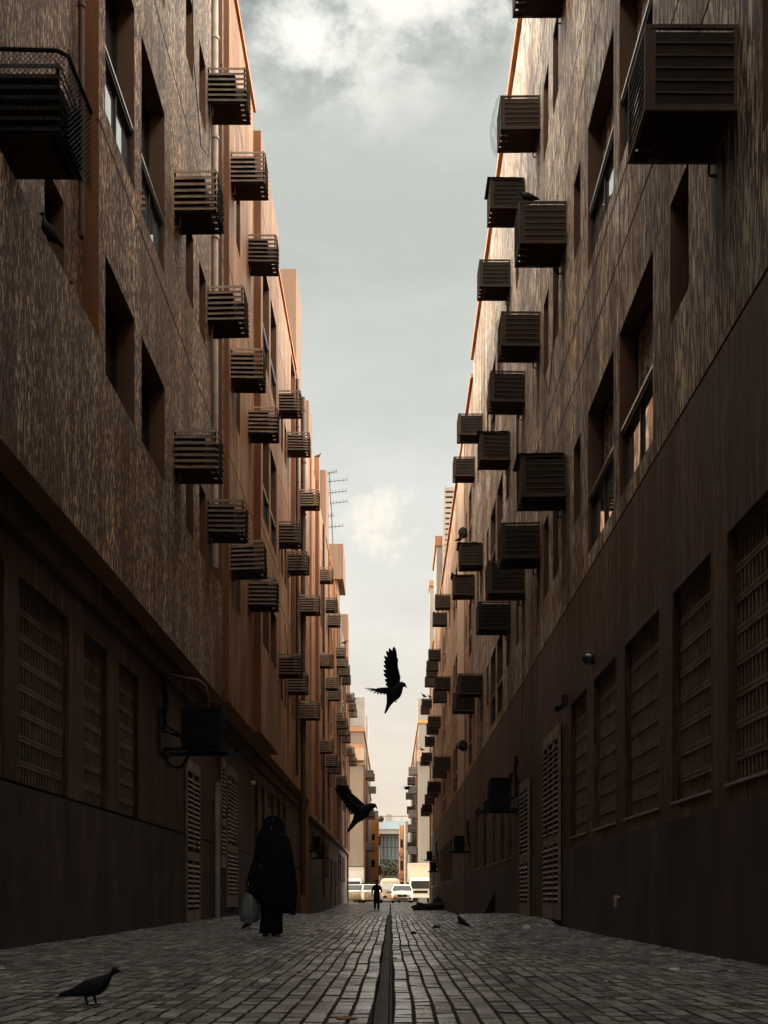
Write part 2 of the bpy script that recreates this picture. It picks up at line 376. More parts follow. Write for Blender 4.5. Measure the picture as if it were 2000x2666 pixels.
# ---------- right, near building
bC = thing('apartment_building', 'long apartment building nearest on the right with streaked brown render and vent grilles', 'building', (RX(6), 6, 0))
RC_bigs = [(12.7, 14.6), (15.0, 17.0), (30.6, 32.3), (32.8, 34.5), (3.0, 4.9), (5.3, 7.2)]
RC_nar = [(11.15, 11.9), (17.7, 18.35), (20.1, 20.8), (21.4, 22.1), (26.6, 27.2), (28.9, 29.6), (35.3, 36.0), (38.3, 38.9), (39.6, 40.2), (8.2, 8.9)]
wall = MB(); wins = []
GZ = [5.16, 8.36, 9.22, 12.42, 13.28, 16.6]
for (u0, u1) in ((-30, 22.985), (23.015, 42.3)):
    ops = []
    for f in FL:
        for a, b_ in RC_bigs:
            if u0 < a < u1: ops.append((a, b_, 5.42 + f, 7.45 + f, 0.25))
        for a, b_ in RC_nar:
            if u0 < a < u1: ops.append((a, b_, (6.05 if 19 < a < 23 else 6.25) + f, 7.45 + f, 0.22))
    wins += ops
    wall_grid(wall, 1, u0, u1, 0, 5.16, 19.6, joints(ops, u0, u1, GZ), 0, 1)
    joint_backs(wall, 1, u0, u1, 0, GZ, 2)
    shell(wall, 1, u0, u1, 0, -0.6, 19.6, 3)
wall.squad(1, (22.985, -0.04, -0.6), (23.015, -0.04, -0.6), (23.015, -0.04, 19.5), (22.985, -0.04, 19.5), 2)
gr_ops = [(6.0, 7.75, 1.48, 3.55, 0.15), (8.3, 9.85, 1.48, 3.55, 0.15), (10.36, 11.8, 1.48, 3.55, 0.15), (12.4, 14.26, 1.48, 3.55, 0.15), (14.86, 16.5, 1.48, 3.55, 0.15), (17.1, 18.7, 1.48, 3.55, 0.15),
          (27.9, 29.1, 1.48, 3.5, 0.15), (29.8, 31.2, 1.48, 3.5, 0.15), (32.2, 33.8, 1.48, 3.5, 0.15), (35, 37.3, 1.48, 3.5, 0.15), (38.9, 41.2, 1.48, 3.5, 0.15)]
for (u0, u1) in ((-30, 22.985), (23.015, 42.3)):
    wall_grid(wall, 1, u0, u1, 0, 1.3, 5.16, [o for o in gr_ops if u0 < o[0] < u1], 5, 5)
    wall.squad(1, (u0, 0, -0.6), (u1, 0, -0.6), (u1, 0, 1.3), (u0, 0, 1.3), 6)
wall.build('wall', WM('bark'), bC)
for i, o in enumerate(wins):
    big = o[1] - o[0] > 1
    window(bC, 1, o, 0, ('slidecurtain' if o[0] < 17 else 'slide') if big else 'void')
for o in gr_ops: grille(bC, 1, o, 0, 8)
def sparts(root, side, name, mat, *bs):
    for q in bs:
        mb = MB(); mb.sbox(side, *q); mb.build(name, M[mat], root)
sparts(bC, 1, 'sill', 'beige', *[(o[0] - 0.02, o[1] + 0.02, 0.002, 0.02, 1.455, 1.48) for o in gr_ops])
louvre_door(bC, 1, 19.65, 21.75, 0.16, 3.4, 0, 3)
louvre_door(bC, 1, 24.2, 25.9, 0.14, 2.97, 0, 2)
coping(bC, 1, -30, 42.3, 0, 19.6)

# ---------- right, far building
bD = thing('apartment_building', 'apartment building farther down on the right with a louvred screen on its roof', 'building', (RX(70), 70, 0))
RD_bigs = [(43.3, 44.9), (53.4, 55.0), (55.4, 56.9), (66.0, 67.6), (68.0, 69.5), (83.4, 85.0), (86.4, 88)]
RD_nar = [(46.2, 46.9), (57.8, 58.3), (61, 61.7), (64, 64.7), (73, 73.7), (78.6, 79.3), (91, 91.7), (95, 95.7)]
wall = MB(); ops = []
for f in FL:
    for a, b_ in RD_bigs: ops.append((a, b_, 5.42 + f, 7.45 + f, 0.25))
    for a, b_ in RD_nar: ops.append((a, b_, 6.25 + f, 7.45 + f, 0.22))
wins = list(ops)
wall_grid(wall, 1, 42.34, 96.5, 0, 5.16, 19.0, joints(ops, 42.34, 96.5, GZ), 0, 1)
joint_backs(wall, 1, 42.34, 96.5, 0, GZ, 2)
shell(wall, 1, 42.34, 96.5, 0, -0.8, 19.0, 3)
gr2 = [(58.5 + 2.6 * k, 60.2 + 2.6 * k, 1.4, 3.4, 0.24) for k in range(6)] + [(84 + 2.4 * k, 85.6 + 2.4 * k, 1.4, 3.4, 0.24) for k in range(4)]
wall_grid(wall, 1, 42.34, 96.5, 0, 1.2, 5.16, gr2, 5, 5)
wall.squad(1, (42.34, 0, -0.8), (96.5, 0, -0.8), (96.5, 0, 1.2), (42.34, 0, 1.2), 6)
wall.sbox(1, 47.6, 52.3, -0.05, 0.03, 5.2, 18.9, 4); wall.sbox(1, 47.6, 52.3, -0.05, 0.02, -0.8, 5.19, 1)
wall.sbox(1, 70.2, 71.0, -0.05, 0.06, 5.2, 18.9, 3)
wall.sbox(1, 81.6, 82.6, -0.05, 0.06, 5.2, 18.9, 4)
wall.sbox(1, 94.0, 96.5, -0.05, 0.07, -0.8, 18.9, 3)
wall.build('wall', WM('peach'), bD)
for o in wins: window(bD, 1, o, 0, 'slide' if o[1] - o[0] > 1 else 'void')
for o in gr2: grille(bD, 1, o, 0, 6)
coping(bD, 1, 42.34, 79.9, 0, 19.0); coping(bD, 1, 86.1, 96.5, 0, 19.0)
sparts(bD, 1, 'stair_tower', 'grey', (80, 86, -5, 0.03, 18.9, 24.7), (95.0, 97, -4, 0.06, 18.8, 25.6))
sparts(bD, 1, 'tower_band', 'tan', (79.9, 86.1, -5, 0.13, 24.1, 24.75), (94.9, 97.1, -4, 0.12, 25.3, 25.75))
sc_ = MB()
for k in range(22): sc_.sbox(1, 76.0, 79.6, -2.5, -0.35, 19.3 + 0.34 * k, 19.52 + 0.34 * k, 0)
for u, v in ((76.1, -0.4), (79.5, -0.4), (76.1, -2.4), (79.5, -2.4)): sc_.sbox(1, u - 0.05, u + 0.05, v - 0.02, v + 0.02, 19, 26.9, 0)
sc_.sbox(1, 76.2, 79.4, -2.3, -0.5, 19, 26.6, 1)
sc_.build('louvre_screen', [M['grey'], M['void']], bD)

# ---------- left, near building
bA = thing('apartment_building', 'long apartment building nearest on the left whose upper floors overhang the ground floor', 'building', (LX(6), 6, 0))
wall = MB(); wins = []
LROW = [0.0, 3.95, 7.95]
LZ = [9.72, 13.62, 17.6]
def lbig(a, b_): return [(a, b_, 6.88, 8.32, 0.28), (a, b_, 10.05, 12.5, 0.28), (a, b_, 14.1, 16.5, 0.28)]
def lnar(a, b_): return [(a, b_, 6.8, 8.05, 0.22), (a, b_, 10.8, 12.05, 0.22), (a, b_, 14.78, 16.05, 0.22)]
segs = [  # u0, u1, v, top, bigs, narrows, recess
    (-30, 10.0, 0, 19.8, [(2.5, 4.2), (4.6, 6.3)], [(8.2, 8.9)], None),
    (10.0, 24.75, 0, 19.8, [(14.4, 16.05), (16.5, 18.2)], [(20.1, 20.85), (21.5, 22.25)], None),
    (24.75, 29.3, 0.10, 19.8, [], [(25.9, 26.6)], None),
    (29.3, 34.0, 0.27, 19.4, [(29.75, 31.3), (31.7, 33.3)], [], None),
    (34.0, 50.5, 0, 19.7, [], [(37.6, 38.4), (38.9, 39.7), (45.0, 45.6), (48.4, 49.0)], None)]
recs = [(10.4, 14.08, 7.15, 19.6, 0.2), (22.95, 24.45, 6.88, 19.6, 0.22), (41.4, 43.3, 6.88, 19.5, 0.22)]
prev = None
for (u0, u1, v, top, bg, nr, _) in segs:
    ops = []
    for a, b_ in bg: ops += lbig(a, b_)
    for a, b_ in nr: ops += lnar(a, b_)
    wins += [(o, v) for o in ops]
    rc = [r for r in recs if u0 < r[0] < u1]
    # joints are cut only between the recesses
    cuts = [u0] + [x for r in rc for x in (r[0], r[1])] + [u1]
    jo = []
    for k in range(0, len(cuts), 2):
        if cuts[k + 1] - cuts[k] > 0.2:
            jo = joints(jo, cuts[k], cuts[k + 1], LZ); joint_backs(wall, -1, cuts[k], cuts[k + 1], v, LZ, 2)
    wall_grid(wall, -1, u0, u1, v, 4.6, top, ops + rc + jo, 9 if u0 > 24 else 0, 1)
    shell(wall, -1, u0, u1, v, 4.6, top, 8)
    wall.squad(-1, (u0, v, 4.6), (u1, v, 4.6), (u1, -0.27, 4.6), (u0, -0.27, 4.6), 3)
for r in recs:
    ops = []
    if r[0] < 11: ops = [(12.55, 13.3, 7.25, 8.3, 0.2), (12.55, 13.3, 10.8, 12.1, 0.2)]
    wall_grid(wall, -1, r[0], r[1], -r[4], r[2], r[3], ops, 0 if r[0] < 11 else 8, 1)
    wins += [(o, -r[4]) for o in ops]
# beam and ground floor
gA = [(6.2, 8.4, 1.72, 3.85, 0.15), (9.0, 11.75, 1.72, 3.85, 0.15), (12.2, 14.1, 1.72, 3.85, 0.15), (14.8, 16.0, 1.72, 3.85, 0.15), (16.7, 18.0, 1.72, 3.85, 0.15),
      (33.2, 34.3, 1.85, 3.85, 0.15), (35.0, 36.2, 1.85, 3.85, 0.15), (36.9, 39.0, 1.85, 3.85, 0.15), (39.6, 41.2, 1.85, 3.85, 0.15), (41.9, 43.5, 1.85, 3.85, 0.15)]
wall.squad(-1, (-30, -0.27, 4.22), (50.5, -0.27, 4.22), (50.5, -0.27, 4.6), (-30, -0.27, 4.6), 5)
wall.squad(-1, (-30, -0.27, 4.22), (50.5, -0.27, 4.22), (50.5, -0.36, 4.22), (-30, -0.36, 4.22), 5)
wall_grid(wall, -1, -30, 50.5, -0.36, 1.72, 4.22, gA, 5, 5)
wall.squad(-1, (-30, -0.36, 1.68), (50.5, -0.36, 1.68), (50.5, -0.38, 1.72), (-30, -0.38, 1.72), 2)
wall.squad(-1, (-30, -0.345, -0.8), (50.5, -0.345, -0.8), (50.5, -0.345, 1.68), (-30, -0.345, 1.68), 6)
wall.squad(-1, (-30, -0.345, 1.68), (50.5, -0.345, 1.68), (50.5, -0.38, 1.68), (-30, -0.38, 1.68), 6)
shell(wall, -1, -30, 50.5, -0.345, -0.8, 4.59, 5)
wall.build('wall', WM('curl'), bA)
for (o, v) in wins:
    if o[1] - o[0] > 1: window(bA, -1, o, v, 'slide' if o[2] > 9 else 'void')
    else: window(bA, -1, o, v, 'void')
for o in gA: grille(bA, -1, o, -0.36, 8)
louvre_door(bA, -1, 22.0, 23.5, 0.02, 3.1, -0.36, 2)
louvre_door(bA, -1, 27.5, 29.3, 0.3, 3.6, -0.36, 3)
louvre_door(bA, -1, 26.55, 27.2, 1.2, 3.65, -0.36, 1)
sparts(bA, -1, 'stair_tower', 'tower', (43.35, 46, -4, 0.03, 19.69, 23.4), (49.8, 50.49, -3, 0.05, 19.69, 21.3))
for a, b_, v, z in ((-30, 24.7, 0, 19.8), (24.8, 29.25, 0.10, 19.8), (34.05, 43.3, 0, 19.7)): coping(bA, -1, a, b_, v, z, 0.06, 0.1)
def pipe(root, side, u, v, z0, z1, r, mat, foot=0.0):
    mb = MB(); pts = [P(side, u, v, z1), P(side, u, v, z0)]
    if foot: pts += [P(side, u - foot * 0.3, v + 0.01, z0 - 0.05), P(side, u - foot, v + 0.01, z0 - 0.05)]
    mb.tube(pts, r, 10)
    z = z0 + 0.6
    while z < z1: mb.tube([P(side, u, v, z), P(side, u, v, z + 0.05)], r * 1.3, 10); z += 2.02
    mb.build('drainpipe', M[mat], root, True)
pipe(bA, -1, 13.75, -0.12, 8.2, 19.3, 0.035, 'pipe_brown', 0.12)
pipe(bA, -1, 24.1, -0.1, 7.2, 19.4, 0.07, 'pipe_grey')
pipe(bA, -1, 46.2, 0.08, 0.6, 19.9, 0.10, 'pipe_brown')
pipe(bA, -1, 25.6, -0.27, 0.0, 3.0, 0.06, 'pipe_grey')
pipe(bA, -1, 43.6, 0.06, 5.0, 19.5, 0.06, 'pipe_brown')

# ---------- left, far building
bB = thing('apartment_building', 'apartment building farther down on the left with terracotta pilasters and roof towers', 'building', (LX(75), 75, 0))
wall = MB(); ops = []
for a, b_ in [(57.4, 58.9), (59.3, 60.8), (67.4, 68.9), (69.3, 70.6), (86.6, 88.2), (88.6, 90.2), (96.6, 98)]: ops += lbig(a, b_)
for a, b_ in [(53.2, 53.9), (64.4, 65.0), (71.8, 72.5), (76, 76.6), (79.2, 79.9), (82.6, 83.3), (93.6, 94.3)]: ops += lnar(a, b_)
wins = list(ops)
wall_grid(wall, -1, 50.55, 100, 0, 4.05, 19.8, joints(ops, 50.55, 100, LZ), 0, 1)
joint_backs(wall, -1, 50.55, 100, 0, LZ, 2)
shell(wall, -1, 50.55, 100, 0, -0.8, 19.8, 3)
gB = [(62.5, 63.5, 1.6, 3.6, 0.2), (64.2, 65.2, 1.6, 3.6, 0.2), (66, 67.4, 1.6, 3.6, 0.2), (68.1, 69.7, 1.6, 3.6, 0.2), (83, 85, 1.6, 3.6, 0.2), (86, 88, 1.6, 3.6, 0.2), (89, 91, 1.6, 3.6, 0.2), (92, 94.5, 1.6, 3.6, 0.2)]
wall_grid(wall, -1, 50.55, 100, -0.14, 1.55, 4.05, gB, 5, 5)
wall.squad(-1, (50.55, 0, 4.05), (100, 0, 4.05), (100, -0.14, 4.05), (50.55, -0.14, 4.05), 3)
wall.squad(-1, (50.55, -0.12, -0.8), (100, -0.12, -0.8), (100, -0.12, 1.55), (50.55, -0.12, 1.55), 6)
wall.squad(-1, (50.55, -0.12, 1.55), (100, -0.12, 1.55), (100, -0.14, 1.55), (50.55, -0.14, 1.55), 6)
for k, (a, w_, v) in enumerate([(51.2, 1.3, 0.08), (55.0, 0.9, 0.16), (61.2, 0.8, 0.10), (66.6, 0.5, 0.08), (72.9, 0.8, 0.12), (77.6, 0.9, 0.08), (81.4, 0.8, 0.14), (90.6, 0.9, 0.10), (95.0, 0.8, 0.1), (98.6, 1.0, 0.12)]):
    wall.sbox(-1, a, a + w_, -0.05, v, 4.1, 19.75 + (1.1 if k == 1 else 0), 8 if k % 2 else 3)
wall.build('wall', WM('mid'), bB)
for o in wins: window(bB, -1, o, 0, 'slide' if (o[1] - o[0] > 1 and o[2] > 9) else 'void')
for o in gB: grille(bB, -1, o, -0.14, 6)
louvre_door(bB, -1, 73, 74.6, -0.1, 2.9, -0.12, 2); louvre_door(bB, -1, 77.6, 79.4, -0.1, 2.9, -0.12, 2)
led = MB(); led.sbox(-1, 50.6, 100, 0.003, 0.10, 4.0, 4.22); led.build('ledge', M['tan'], bB)
sparts(bB, -1, 'stair_tower', 'tower', (50.6, 52, -3, 0.05, 19.78, 21.3), (63.5, 66.5, -4, 0.04, 19.78, 23.3), (84.9, 89.6, -4, 0.12, 23.2, 25.7), (85.3, 89.2, -4, -0.3, 19.78, 23.2), (97.2, 100, -4, 0.03, 19.78, 23.6))
coping(bB, -1, 66.6, 84.5, 0, 19.8, 0.06, 0.1)
pipe(bB, -1, 61.0, 0.07, 0.5, 19.6, 0.06, 'pipe_brown'); pipe(bB, -1, 81.2, 0.07, 4.3, 19.6, 0.06, 'pipe_grey'); pipe(bB, -1, 95.9, 0.07, 0.5, 19.6, 0.06, 'pipe_brown')

# ------------------------------------------------------------------ ground
def strip(name, x0, x1, y0, y1, nx, ny, mat, dz, kind='structure', lab=None):
    mb = MB(); rows = []
    for j in range(ny + 1):
        y = y0 + (y1 - y0) * j / ny
        rows.append([(x0 + (x1 - x0) * i / nx, y, gz(x0 + (x1 - x0) * i / nx, y) + dz) for i in range(nx + 1)])
    mb.loft(rows, 0, closed=False); o = mb.build(name, M[mat], None, True)
    tag(o, lab, None, None, kind); return o
g_ = MB(); g_.quad((-500, -120, -0.95), (500, -120, -0.95), (500, 900, -0.95), (-500, 900, -0.95)); tag(g_.build('ground', M['asphalt']), None, None, None, 'structure')
strip('paving_bed', -4.3, -0.087, -12, 97, 16, 240, 'bed', -0.012); strip('paving_bed', 0.012, 3.6, -12, 97, 14, 240, 'bed', -0.012)
# the pavers: one sheet, every block with its own chamfer and tilt
PW, PL = 0.0975, 0.2
vs, fs, fm = [], [], []
def pavers(xs, y0, y1):
    for x in xs:
        y = y0 + rng.uniform(-0.004, 0.004)
        while y < y1:
            cx, cy = x + PW / 2, y + PL / 2
            wob = 0.006 * math.sin(y * 0.8 + 1.3) + 0.004 * math.sin(y * 2.3 + x)
            jx, jy = 0.0042, 0.0034; zj = rng.normal(0, 0.0015); tx = rng.normal(0, 0.0011); ty = rng.normal(0, 0.0018)
            xa, xb, ya, yb = x + jx + wob, x + PW - jx + wob, y + jy, y + PL - jy
            o = len(vs); rm = rng.uniform(0, 0.003)
            for ins, iny, dz in ((0, 0, -0.016), (0.0038, 0.0058, -0.001), (0.0055 + rm * .6, 0.0115 + rm, 0)):
                for (px, py, sx, sy) in ((xa + ins, ya + iny, -1, -1), (xb - ins, ya + iny, 1, -1), (xb - ins, yb - iny, 1, 1), (xa + ins, yb - iny, -1, 1)):
                    vs.append((px, py, gz(px, py) + dz + zj + sx * tx + sy * ty))
            fs.append((o + 8, o + 9, o + 10, o + 11)); fm.append(0)
            for q in (0, 4):
                fs.extend([(o + q, o + q + 1, o + q + 5, o + q + 4), (o + q + 1, o + q + 2, o + q + 6, o + q + 5), (o + q + 2, o + q + 3, o + q + 7, o + q + 6), (o + q + 3, o + q, o + q + 4, o + q + 7)]); fm.extend([1] * 4)
            y += PL
nl = int((4.0 - 0.09) / PW)
pavers([-0.087 - PW * (k + 1) for k in range(nl)] + [0.012 + PW * k for k in range(int(3.35 / PW))], 2.0, 96.4)
me = bpy.data.meshes.new('pavement'); me.from_pydata(vs, [], fs); me.materials.append(M['paver']); me.materials.append(M['paver_rim']); me.polygons.foreach_set('material_index', fm); pv = bpy.data.objects.new('pavement', me); C.objects.link(pv); tag(pv, None, None, None, 'structure')
# sunk drain channel down the middle
ch = MB(); rows = []
for j in range(420):
    y = -10 + 106.5 * j / 419
    w1 = 0.004 * math.sin(y * 1.7); z = gz(-0.04, y)
    rows.append([(-0.087 + w1, y, z), (-0.083 + w1, y, z - 0.05), (-0.055 + w1, y, z - 0.058), (-0.014, y, z - 0.062), (-0.008, y, z - 0.10), (0.008, y, z - 0.10), (0.012, y, z)])
ch.loft(rows, 0, closed=False); tag(ch.build('drain_channel', M['concrete']), None, None, None, 'structure')
rd = MB(); rd.quad((-120, 96.4, -0.02), (120, 96.4, -0.02), (120, 420, -0.02), (-120, 420, -0.02)); tag(rd.build('cross_road', M['asphalt']), None, None, None, 'structure')

# ------------------------------------------------------------------ air conditioner cages
def right_cage(detail=True):           # local: x out of the wall is -x, y along the alley, z up; base at the wall, near bottom corner
    r = thing('air_conditioner_cage', '', 'air conditioner cage')
    Pj, L, H = 0.78, 0.72, 0.66; t = 0.03
    f = MB()
    for x in (-0.03, -Pj):
        for y in (0, L - t): f.box(x, x + t, y, y + t, 0.0, H)
    for z in (0.0, H - t):
        f.box(-Pj + t, -0.03, 0, t, z, z + t); f.box(-Pj + t, -0.03, L - t, L, z, z + t)
        f.box(-Pj, -Pj + t, t, L - t, z, z + t); f.box(-0.03, 0.0, t, L - t, z, z + t)
    f.box(-Pj + t, -Pj + 0.09, 0.006, 0.024, t, H - t)
    f.build('frame', M['sheet_edge'], r)
    for y, nm in ((0.012, 0), (L - 0.022, 1)):
        p = MB(); n = 6; h = (H - 2 * t - 0.025) / n
        for k in range(n):
            z = t + k * h
            p.box(-Pj + 0.09, -0.03, y, y + 0.008, z + 0.018, z + h, 0)
            p.box(-Pj + 0.09, -0.03, y - 0.012, y + 0.014, z + 0.003, z + 0.018, 1)
        p.build('side_panel', [M['sheet'], M['sheet_edge']], r)
    g = MB()
    for k in range(8): g.box(-Pj + 0.006, -Pj + 0.022, t, L - t, t + 0.055 + 0.072 * k, t + 0.071 + 0.072 * k)
    g.build('front_bars', M['sheet_edge'], r)
    tr = MB(); tr.box(-Pj + 0.17, -0.02, 0.03, L - 0.075, 0.004, 0.02)
    for k in range(4): tr.box(-Pj + t, -Pj + 0.17, 0.06 + 0.17 * k, 0.06 + 0.17 * k + 0.115, 0.006, 0.018)
    tr.build('tray', M['tray'], r)
    u = MB(); u.box(-0.5, -0.02, 0.05, L - 0.06, 0.05, 0.46); u.build('unit_body', M['body'], r)
    d = MB(); d.tube([(-0.06, L - 0.05, 0.0), (-0.06, L - 0.05, -0.10), (-0.05, L - 0.05, -0.12), (0.02, L - 0.05, -0.12)], 0.013, 6); d.build('drain_pipe', M['steel'], r)
    return r
def left_cage():
    r = thing('air_conditioner_cage', '', 'air conditioner cage')
    Pj, L, H = 0.69, 0.68, 0.68; t = 0.03
    f = MB()
    for x in (0.0, Pj - t):
        for y in (0.02, L - t - 0.02): f.box(x, x + t, y, y + t, 0.0, H)
    for y in (0.02, L - t - 0.02): f.box(t, Pj - t, y, y + t, 0.0, t)
    f.box(Pj - t, Pj, 0.05, L - 0.05, 0, t)
    f.build('frame', M['steel'], r)
    n = 7
    def slats(kind):
        p = MB()
        for k in range(n):
            z = 0.065 + k * (H - 0.1) / (n - 1) - 0.012; h, o = 0.058, 0.036
            if kind == 'near': q = [(0.0, 0.02), (Pj, 0.02)]; nrm = (0, -1)
            elif kind == 'far': q = [(0.0, L - 0.02), (Pj, L - 0.02)]; nrm = (0, 1)
            else: q = [(Pj, 0.02), (Pj, L - 0.02)]; nrm = (1, 0)
            (x0, y0), (x1, y1) = q; e = o
            if kind == 'out': a0, a1 = (x0 + e, y0 - e), (x1 + e, y1 + e)
            else: a0, a1 = (x0, y0 + nrm[1] * e), (x1 + e, y1 + nrm[1] * e)
            th = 0.009
            p.hexa([(a0[0], a0[1], z - h / 2), (a1[0], a1[1], z - h / 2), (x1, y1, z + h / 2), (x0, y0, z + h / 2),
                    (a0[0], a0[1], z - h / 2 + th), (a1[0], a1[1], z - h / 2 + th), (x1, y1, z + h / 2 + th), (x0, y0, z + h / 2 + th)])
        p.build('louvre_panel', M['slat'], r)
    slats('near'); slats('out'); slats('far')
    tr = MB(); tr.box(0.03, Pj - 0.10, 0.055, L - 0.055, 0.004, 0.02); tr.build('tray', M['tray'], r)
    u = MB(); u.box(0.02, 0.50, 0.06, L - 0.06, 0.05, 0.56); u.build('unit_body', M['body'], r)
    d = MB(); d.tube([(0.08, 0.1, 0.0), (0.08, 0.1, -0.16), (0.06, 0.1, -0.18), (0.0, 0.1, -0.18)], 0.016, 6); d.build('drain_pipe', M['pipe_brown'], r)
    return r
ORD = ['first', 'second', 'third', 'fourth', 'fifth', 'sixth', 'seventh', 'eighth', 'ninth', 'tenth', 'eleventh', 'twelfth', 'thirteenth', 'fourteenth', 'fifteenth', 'sixteenth', 'seventeenth', 'eighteenth', 'nineteenth', 'twentieth']
ROWN = ['lowest', 'middle', 'top']
lc, rc_ = left_cage(), right_cage()
lused = rused = False
Lcols = [(10.7, -0.2), (19.0, 0), (22.5, 0), (25.0, 0.1), (28.1, 0.06), (36.6, 0), (40.0, 0), (45.7, 0), (56.3, 0.02), (62.3, 0), (65.8, 0), (74.3, 0), (77.2, 0), (80.4, 0), (83.8, 0), (91.7, 0), (95.8, 0), (99.0, 0)]
cages = {}
for row in range(3):
    n = 0
    for u, v in Lcols:
        z = CAMH + 6.84 + 4.06 * row
        if u < 11 and row: continue
        if u == 19.0 and row == 2: continue
        lab = f'louvred air conditioner cage on the left wall, {ROWN[row]} row, {ORD[n]} from the camera'
        if u < 11: lab = 'large dark air conditioner cage wrapped in wire mesh, high on the left wall'
        loc = P(-1, u, v, z + rng.uniform(-0.04, 0.04))
        if not lused: c = lc; lused = True; c.location = loc; c['label'] = lab; c['group'] = 'louvred cages on the left wall'
        else: c = dup(lc, loc, lab, 'louvred cages on the left wall')
        c.rotation_euler = (rng.normal(0, 0.010), rng.normal(0, 0.012), rng.normal(0, .012)); c.scale = (rng.uniform(.94, 1.04), rng.uniform(.96, 1.05), rng.uniform(.95, 1.04)); cages[(-1, row, u)] = c; n += 1
Rcols = [(9.55, 9.55), (18.5, 19.1), (22.0, 22.6), (24.5, 25.25), (27.8, 28.5), (37.1, 37.6), (40.8, 41.4), (58.8, 60), (62.5, 63.9), (71.6, 73.2), (75.0, 76.6), (77.3, 79), (80.8, 82.6), (89.7, 91.7), (93.0, 95)]
for row in range(3):
    n = 0
    for u, uu in Rcols:
        z = CAMH + (6.28 if u < 10 else (6.42, 10.47, 14.6)[row])
        if u < 10 and row: continue
        if u == 77.3 and row < 2: continue
        lab = f'panelled air conditioner cage on the right wall, {ROWN[row]} row, {ORD[n]} from the camera'
        if u < 10: lab = 'largest panelled brown air conditioner cage, nearest on the right wall'
        loc = P(1, uu, 0, z + rng.uniform(-0.03, 0.03))
        if not rused: c = rc_; rused = True; c.location = loc; c['label'] = lab; c['group'] = 'panelled cages on the right wall'
        else: c = dup(rc_, loc, lab, 'panelled cages on the right wall')
        c.rotation_euler = (rng.normal(0, 0.007), rng.normal(0, 0.009), rng.normal(0, .008)); c.scale = (rng.uniform(.95, 1.03), rng.uniform(.96, 1.05), rng.uniform(.95, 1.05)); cages[(1, row, u)] = c; n += 1
m, nt, b = new_mat('drip_stain'); M['drip'] = m
b.inputs['Base Color'].default_value = (0.022, 0.015, 0.011, 1); b.inputs['Roughness'].default_value = 0.8; b.inputs['Specular IOR Level'].default_value = 0.1
tcn = N(nt, 'ShaderNodeTexCoord'); sp3 = N(nt, 'ShaderNodeSeparateXYZ'); nt.links.new(tcn.outputs['Generated'], sp3.inputs[0])
top_ = ramp(nt, sp3.outputs['Z'], [(0.0, 0.0), (0.5, 0.35), (1.0, 1.0)]); sid = ramp(nt, sp3.outputs['Y'], [(0.0, 0.0), (0.3, 1.0), (0.7, 1.0), (1.0, 0.0)])
dr = ramp(nt, noise(nt, pos_vec(nt, (9, 9, 0.5)), 1, 5, 0.65), [(0.40, 0.0), (0.62, 0.85)])
nt.links.new(mix(nt, mix(nt, dr, top_, 1.0, 'MULTIPLY'), sid, 1.0, 'MULTIPLY'), b.inputs['Alpha'])
for (sd_, row, u), c in cages.items():
    uu = c.location.y; z = c.location.z; h = 1.2 + 1.3 * rng.random(); vv = (c.location.x - LX(uu)) if sd_ < 0 else 0.0
    if uu > 85: continue
    mb = MB(); mb.squad(sd_, (uu - 0.1, vv + 0.004, z - h), (uu + 0.75, vv + 0.004, z - h), (uu + 0.75, vv + 0.004, z + 0.1), (uu - 0.1, vv + 0.004, z + 0.1))
    if sd_ < 0 and (uu < 11 or 22.2 < uu < 25.5): continue
    mb.build('drip_stain', M['drip'], (bA if uu < 50 else bB) if sd_ < 0 else (bC if uu < 42 else bD))
def child_mesh(mb, name, mat, parent, smooth=False):      # vertices already in the parent's own space
    o = mb.build(name, mat, None, smooth); o.parent = parent; return o
# chain link round the nearest left cage
wm = MB(); a0, L0, H0 = 0.775, 0.72, 0.86
def wire(p, q): wm.tube([p, q], 0.0028, 4)
sp = 0.052
k = -H0
while k < a0:
    for s in (1, -1):
        pts = []
        for (t0) in (0, H0):
            x = k + t0 if s > 0 else k + H0 - t0
            pts.append((x, t0))
        (x0, z0), (x1, z1) = pts
        lo, hi = (0.0, a0)
        def clip(x0, z0, x1, z1):
            t0, t1 = 0.0, 1.0; d = x1 - x0
            ta, tb = (lo - x0) / d, (hi - x0) / d
            if ta > tb: ta, tb = tb, ta
            t0, t1 = max(t0, ta), min(t1, tb)
            return None if t0 >= t1 else ((x0 + d * t0, z0 + (z1 - z0) * t0), (x0 + d * t1, z0 + (z1 - z0) * t1))
        c_ = clip(x0, z0, x1, z1)
        if c_:
            (xa, za), (xb, zb) = c_
            wire((xa, -0.065, za - 0.09), (xb, -0.065, zb - 0.09))
            wire((a0 + 0.02, -0.065 + xa / a0 * (L0 + 0.1), za - 0.09), (a0 + 0.02, -0.065 + xb / a0 * (L0 + 0.1), zb - 0.09))
    k += sp
wm.tube([(0, -0.06, 0.75), (a0 * 0.9, -0.06, 0.735), (a0 + 0.02, -0.05, 0.69), (a0 + 0.03, L0, 0.70)], 0.02, 6)
child_mesh(wm, 'wire_mesh', M['cable'], cages[(-1, 0, 10.7)])
for ch_ in cages[(-1, 0, 10.7)].children:
    if ch_.name.startswith('louvre_panel'): ch_.data = ch_.data.copy(); ch_.data.materials[0] = M['slat_dark']
lin = MB(); lin.box(0.03, 0.64, 0.05, 0.62, 0.03, 0.60); child_mesh(lin, 'lining', M['void'], cages[(-1, 0, 10.7)])
